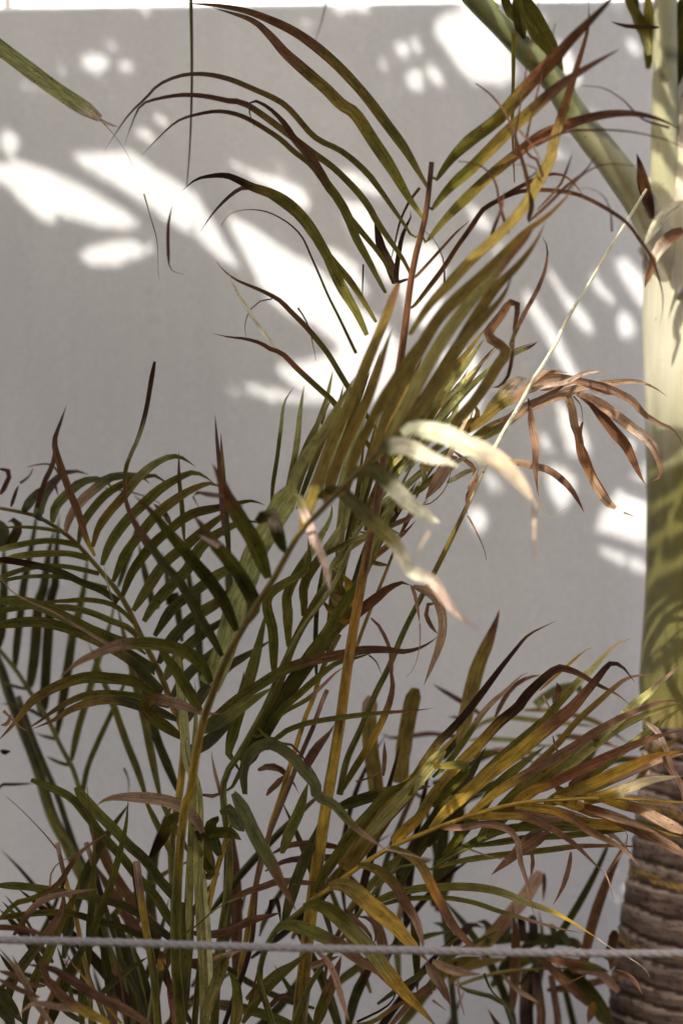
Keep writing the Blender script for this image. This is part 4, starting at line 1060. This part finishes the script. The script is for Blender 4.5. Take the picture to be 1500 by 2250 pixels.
# sunlight that falls on the plants
lit_at('O', 2.40, '905,900 1040,930 1190,1020 1225,1300 1080,1420 960,1380 830,1215 780,1150 900,1130 955,1085 915,1040')
lit_at('O', 2.95, '1010,730 1250,730 1380,800 1500,850 1500,1100 1320,1130 1060,1260 960,1200 930,1050 960,920', 3)
lit_at('O', 3.02, '600,850 760,820 900,840 960,900 930,1100 800,1180 680,1120 600,1000', 2)
lit_at('O', 2.97, '1190,720 1440,400 1400,400 1150,760')
lit_at('O', 2.60, '620,1100 700,1060 760,1200 740,1320 690,1290')
lit_at('O', 2.87, '-20,60 120,130 240,230 270,290 200,270 60,170 -20,130')
lit_at('O', 2.93, '1340,1460 1520,1480 1520,1760 1380,1700', 2)
TRUNK_LIT = [('O', '1405,600 1440,640 1480,640 1545,640 1600,640 1600,930 1545,935 1500,935 1450,930 1410,920 1400,800 1400,700'),
             ('O', '1400,250 1480,250 1560,360 1520,470 1440,440 1400,360', 2), ('O', '1440,0 1480,0 1480,110 1440,120'), ('O', '1440,150 1480,140 1480,230 1440,240')]
lit_at('O', 3.15, '1080,0 1190,110 1300,240 1430,420 1390,490 1240,300 1140,160 1050,40', 2)
for y_ in (1010, 1085, 1160, 1238, 1312, 1390, 1470, 1545):
    h_ = 9+(y_-1000)*.022
    up = [(1404, 62), (1418, 40), (1436, 20), (1460, 3), (1490, -9), (1545, -22), (1600, -30)]
    TRUNK_LIT.append(('O', ' '.join('%g,%g' % (x, y_+d-h_) for x, d in up)+' '+' '.join('%g,%g' % (x, y_+d+h_) for x, d in up[::-1])))
def lit_trunk(tile, s, stripes=None):
    o = TILE[tile]; pts = []
    for w in s.split():
        x, y = map(float, w.split(',')); x = o[0]+x/o[2]; y = o[1]+y/o[2]
        r = (1545-interp(EDGE, y))/FPX*TD; dx = min(0, (x-1545))/FPX*TD
        pts.append(uvp(P(x, y, TD-math.sqrt(max(0, r*r-dx*dx)))))
    LIT.append((pts, stripes))
for q_ in TRUNK_LIT: lit_trunk(*q_)
def canopy():
    res = .0035
    cs_ = [uvp(wall_point(x, y)) for x in (-150, 1650) for y in (-120, 2500)]+[uvp(wall_point(x, y)) for x in (-900, 1700) for y in (-1500, 0)]+[uvp(P(x, y, 2.3)) for x in (-150, 1700) for y in (-150, 2400)]
    u0 = min(c[0] for c in cs_)-.05; u1 = max(c[0] for c in cs_)+.05; v0 = min(c[1] for c in cs_)-.05; v1 = max(c[1] for c in cs_)+.05
    nu, nv = int((u1-u0)/res), int((v1-v0)/res)
    gu = u0+(np.arange(nu)+.5)*res; gv = v0+(np.arange(nv)+.5)*res
    GU, GV = np.meshgrid(gu, gv)
    lit = np.zeros((nv, nu), bool)
    for pi_, (poly, st) in enumerate(LIT):
        if pi_ == NWALL:
            q = lit.copy()
            for dj in (0,):
                for di in (0,): q |= np.roll(np.roll(lit, dj, 0), di, 1)
            lit = q
        m = np.zeros((nv, nu), bool); n = len(poly)
        for i in range(n):
            x1, y1 = poly[i]; x2, y2 = poly[(i+1) % n]
            if y1 == y2: continue
            c = ((y1 > GV) != (y2 > GV)) & (GU < (x2-x1)*(GV-y1)/(y2-y1)+x1); m ^= c
        if st:
            w = np.sin((GU*math.cos(.9)+GV*math.sin(.9))*2*math.pi/(.05 if st == 2 else .085)+2.5*np.sin(GU*31+GV*17))
            m &= w > (0.15 if st == 2 else -.8)
        lit |= m
    ex = [uvp(wall_point(x, y)) for x, y in ((-200, 1480), (1345, 1480), (1345, 2200), (900, 2200), (900, 2500), (-200, 2500))]
    m = np.zeros((nv, nu), bool)
    for i in range(6):
        x1, y1 = ex[i]; x2, y2 = ex[(i+1) % 6]
        if y1 != y2: m ^= ((y1 > GV) != (y2 > GV)) & (GU < (x2-x1)*(GV-y1)/(y2-y1)+x1)
    lit &= ~m
    free = ~lit; covered = np.zeros_like(free)
    # only the parts the frame (or its near surroundings) can receive
    rng = np.random.RandomState(4); leaves = []
    main = -0.56; umid = uvp(wall_point(1020, 700))[0]
    for it in range(16000):
        if it % 250 == 0:
            cand = np.argwhere(free & ~covered)
            if len(cand) < 60: break
            rng.shuffle(cand); ci = 0
        while ci < len(cand) and covered[cand[ci][0], cand[ci][1]]: ci += 1
        if ci >= len(cand):
            cand = np.argwhere(free & ~covered)
            if len(cand) < 60: break
            rng.shuffle(cand); ci = 0
        jv, iu = cand[ci]; ci += 1; cu, cv = gu[iu], gv[jv]
        for Lh, W in ((.17, .034), (.12, .03), (.075, .024), (.045, .018), (.026, .013), (.014, .009), (.008, .0075)):
            ok = False
            for tr in range(6):
                a = (main if cu < umid else -1.02)+rng.normal(0, .13 if tr < 3 else 1.0)
                sh = rng.uniform(-.6, .6)*Lh; qu = cu+sh*math.cos(a); qv = cv+sh*math.sin(a)
                i0 = max(0, int((qu-Lh-u0)/res)); i1 = min(nu, int((qu+Lh-u0)/res)+2); j0 = max(0, int((qv-Lh-v0)/res)); j1 = min(nv, int((qv+Lh-v0)/res)+2)
                X = GU[j0:j1, i0:i1]-qu; Y = GV[j0:j1, i0:i1]-qv
                s_ = X*math.cos(a)+Y*math.sin(a); t_ = -X*math.sin(a)+Y*math.cos(a)
                m = (np.abs(s_) < Lh) & (np.abs(t_) < W/2*(1-(np.abs(s_)/Lh)**2.2))
                k = m.sum()
                if k and (m & lit[j0:j1, i0:i1]).sum() <= .015*k:
                    covered[j0:j1, i0:i1] |= m; leaves.append((qu, qv, Lh, W, a)); ok = True; break
            if ok: break
        else: covered[jv, iu] = True
    # place each leaf at its own spot along its sun ray
    WN = Vector((math.sin(WALL_A), -math.cos(WALL_A), 0)); WP = Vector((0, WALL_Y, 0))
    vs = []; fs = []; cs = []; uv = []
    r2 = random.Random(2)
    for (qu, qv, Lh, W, a) in leaves:
        o = U*qu+V*qv; t = (WP-o).dot(WN)/S.dot(WN); p = o+S*t; zr = p.z-H
        tw = 1.7+max(0, -.2-zr)*1.1+r2.uniform(-.12, .12)
        right = p.x > .52
        if right: tw = 1.45+r2.uniform(-.05, .05)
        c = p+S*tw
        mg = .12 if right else .22
        while c.z-H < .2123*c.y+mg and c.y > -.1: c = c+S*.05
        if c.z-H < .2123*c.y+mg: continue
        ax = (U*math.cos(a)+V*math.sin(a)); ax = (ax+S*r2.uniform(-.25, .25)).normalized()
        sd = (V*math.cos(a)-U*math.sin(a)); sd = (sd+S*r2.uniform(-.3, .3)).normalized()
        b = len(vs); g = r2.uniform(.7, 1.3); nrm = ax.cross(sd)
        for k, s_ in enumerate((-1, -.75, -.35, 0, .35, .75, 1)):
            w = W/2*(1-abs(s_)**2.2)+.0006
            for o_ in (-1, 0, 1):
                vs.append(c+ax*(Lh*s_)+sd*(w*o_)+nrm*(.12*W*(o_ == 0))); cs.append((.06*g, .085*g, .022*g)); uv.append((o_*3+b, s_*Lh*40))
        for k in range(6):
            for j in range(2): q = b+k*3+j; fs.append((q, q+1, q+4, q+3))
    o = link('crown_foliage', mesh('crown_foliage', vs, fs, cs, uv), M_LEAF, over); o['kind'] = 'stuff'
    print('canopy leaves', len(leaves), it)
    P0 = [Vector(v) for v in vs]
    return Vector((sum(p.x for p in P0)/len(P0), sum(p.y for p in P0)/len(P0), sum(p.z for p in P0)/len(P0)))
cc = canopy()
base = over.location; top = Vector((-1.75, 1.75, 2.75))
tube('trunk', [base, base+Vector((.02, 0, .9)), base+Vector((.06, -.05, 1.8)), top], 1500, .09, .06, 'mb', over, RNG, sides=16, mat=M_TRUNK)
for k, (dx, dy, dz) in enumerate(((1.1, .75, -.35), (1.3, .45, -.5), (.9, -.1, -.2), (.5, .9, .1), (-.3, .9, .1), (-.9, .5, .1), (-1.0, -.5, 0), (-.3, -1.1, 0))):
    e = top+Vector((dx, dy, dz)); mid = top.lerp(e, .5)+Vector((0, 0, .28))
    s_ = tube('frond_stalk', [top, mid, e], 600, .014, .004, 'go', over, RNG)
    if k > 4:
        for q in range(34):
            t = .15+.85*q/33; p = top.lerp(mid, t*2) if t < .5 else mid.lerp(e, t*2-1)
            for sg in (-1, 1):
                d = (e-top).normalized(); sv = d.cross(Vector((0, 0, 1))).normalized()*sg
                blade('leaflet', [p, p+sv*.15+d*.1, p+sv*.32+d*.2+Vector((0, 0, -.12))], 180, .022, 'g', s_, RNG, seg=26)

# ------------------------------------------------------------------ unseen low planting under the frame, added to darken the wall's foot
hedge = thing('shade_hedge', Vector((0, 1.7, -.03)), 'unseen low green hedge added below the picture to shade the foot of the wall', 'light blocker')
def hedge_mesh():
    r = random.Random(8); vs = []; fs = []; cs = []; uv = []
    for i in range(15000):
        y = r.uniform(.7, 2.45); x = r.uniform(-2.2, 2.2); top = H-.2123*y-.09
        z = top*(1-r.random()**2*1.0)-abs(noise.noise(Vector((x*4, y*4, 0))))*.06
        c = Vector((x, y, z)); d = Vector((r.gauss(0, 1), r.gauss(0, 1), r.gauss(0, .6))).normalized(); q = d.cross(Vector((r.gauss(0, 1), r.gauss(0, 1), r.gauss(0, 1)))).normalized()
        L = r.uniform(.03, .06); w = L*.4; b = len(vs); g = r.uniform(.7, 1.3)
        vs += [c-d*L, c+q*w, c+d*L, c-q*w]; fs.append((b, b+1, b+2, b+3)); cs += [(.05*g, .07*g, .02*g)]*4; uv += [(0, 0), (1, 1), (0, 2), (-1, 1)]
    o = link('foliage', mesh('foliage', vs, fs, cs, uv), M_LEAF, hedge, smooth=False); o['kind'] = 'stuff'
    for k in range(9):
        x = -2+k*.5; tube('stem', [Vector((x, 1.7, -.05)), Vector((x+.03, 1.68, .3)), Vector((x, 1.7, .55))], 200, .015, .006, 'b', hedge, RNG)
hedge_mesh()

# ------------------------------------------------------------------ above the wall's top: white backdrop added for the bright sky, and posts
hs = thing('sky_backdrop', Vector((0, 9.3, -.03)), 'sunlit white backdrop added behind the wall to stand for the bright sky above it', 'backdrop')
hm = simple_material('backdrop_white', (.78, .76, .73), (.84, .83, .80), 2, .9)
v, f = box_pts(-7, 7, 9.0, 9.6, -.06, 6.5); link('wall', mesh('wall', v, f), hm, hs, smooth=False)
v, f = box_pts(-7.2, 7.2, 8.85, 9.75, 6.5, 6.7); link('backdrop_cap', mesh('backdrop_cap', v, f), M_POST, hs, smooth=False)
def bar(px, w, y, lab):
    x = (px-750)/FPX*y; vs = []; fs = []; sd = 12; r = w/2/FPX*y
    for z in (-.06, 1.0, 2.5, 2.53):
        for j in range(sd): a = 2*math.pi*j/sd; vs.append((x+r*math.cos(a), y+r*math.sin(a), z))
    for i in range(3):
        for j in range(sd): a = i*sd+j; b = i*sd+(j+1) % sd; fs.append((a, b, b+sd, a+sd))
    fs.append(tuple(range(3*sd, 4*sd)))
    tag(link('fence_post', mesh('fence_post', vs, fs), simple_material('dark_metal', (.02, .017, .015), (.04, .035, .03), 20, .6)), lab, 'post', 'dark posts behind the wall')
bar(17, 14, 4.6, 'thicker dark post poking over the wall at top left corner'); bar(37, 6, 4.6, 'thinner dark post poking over the wall beside the thick one')
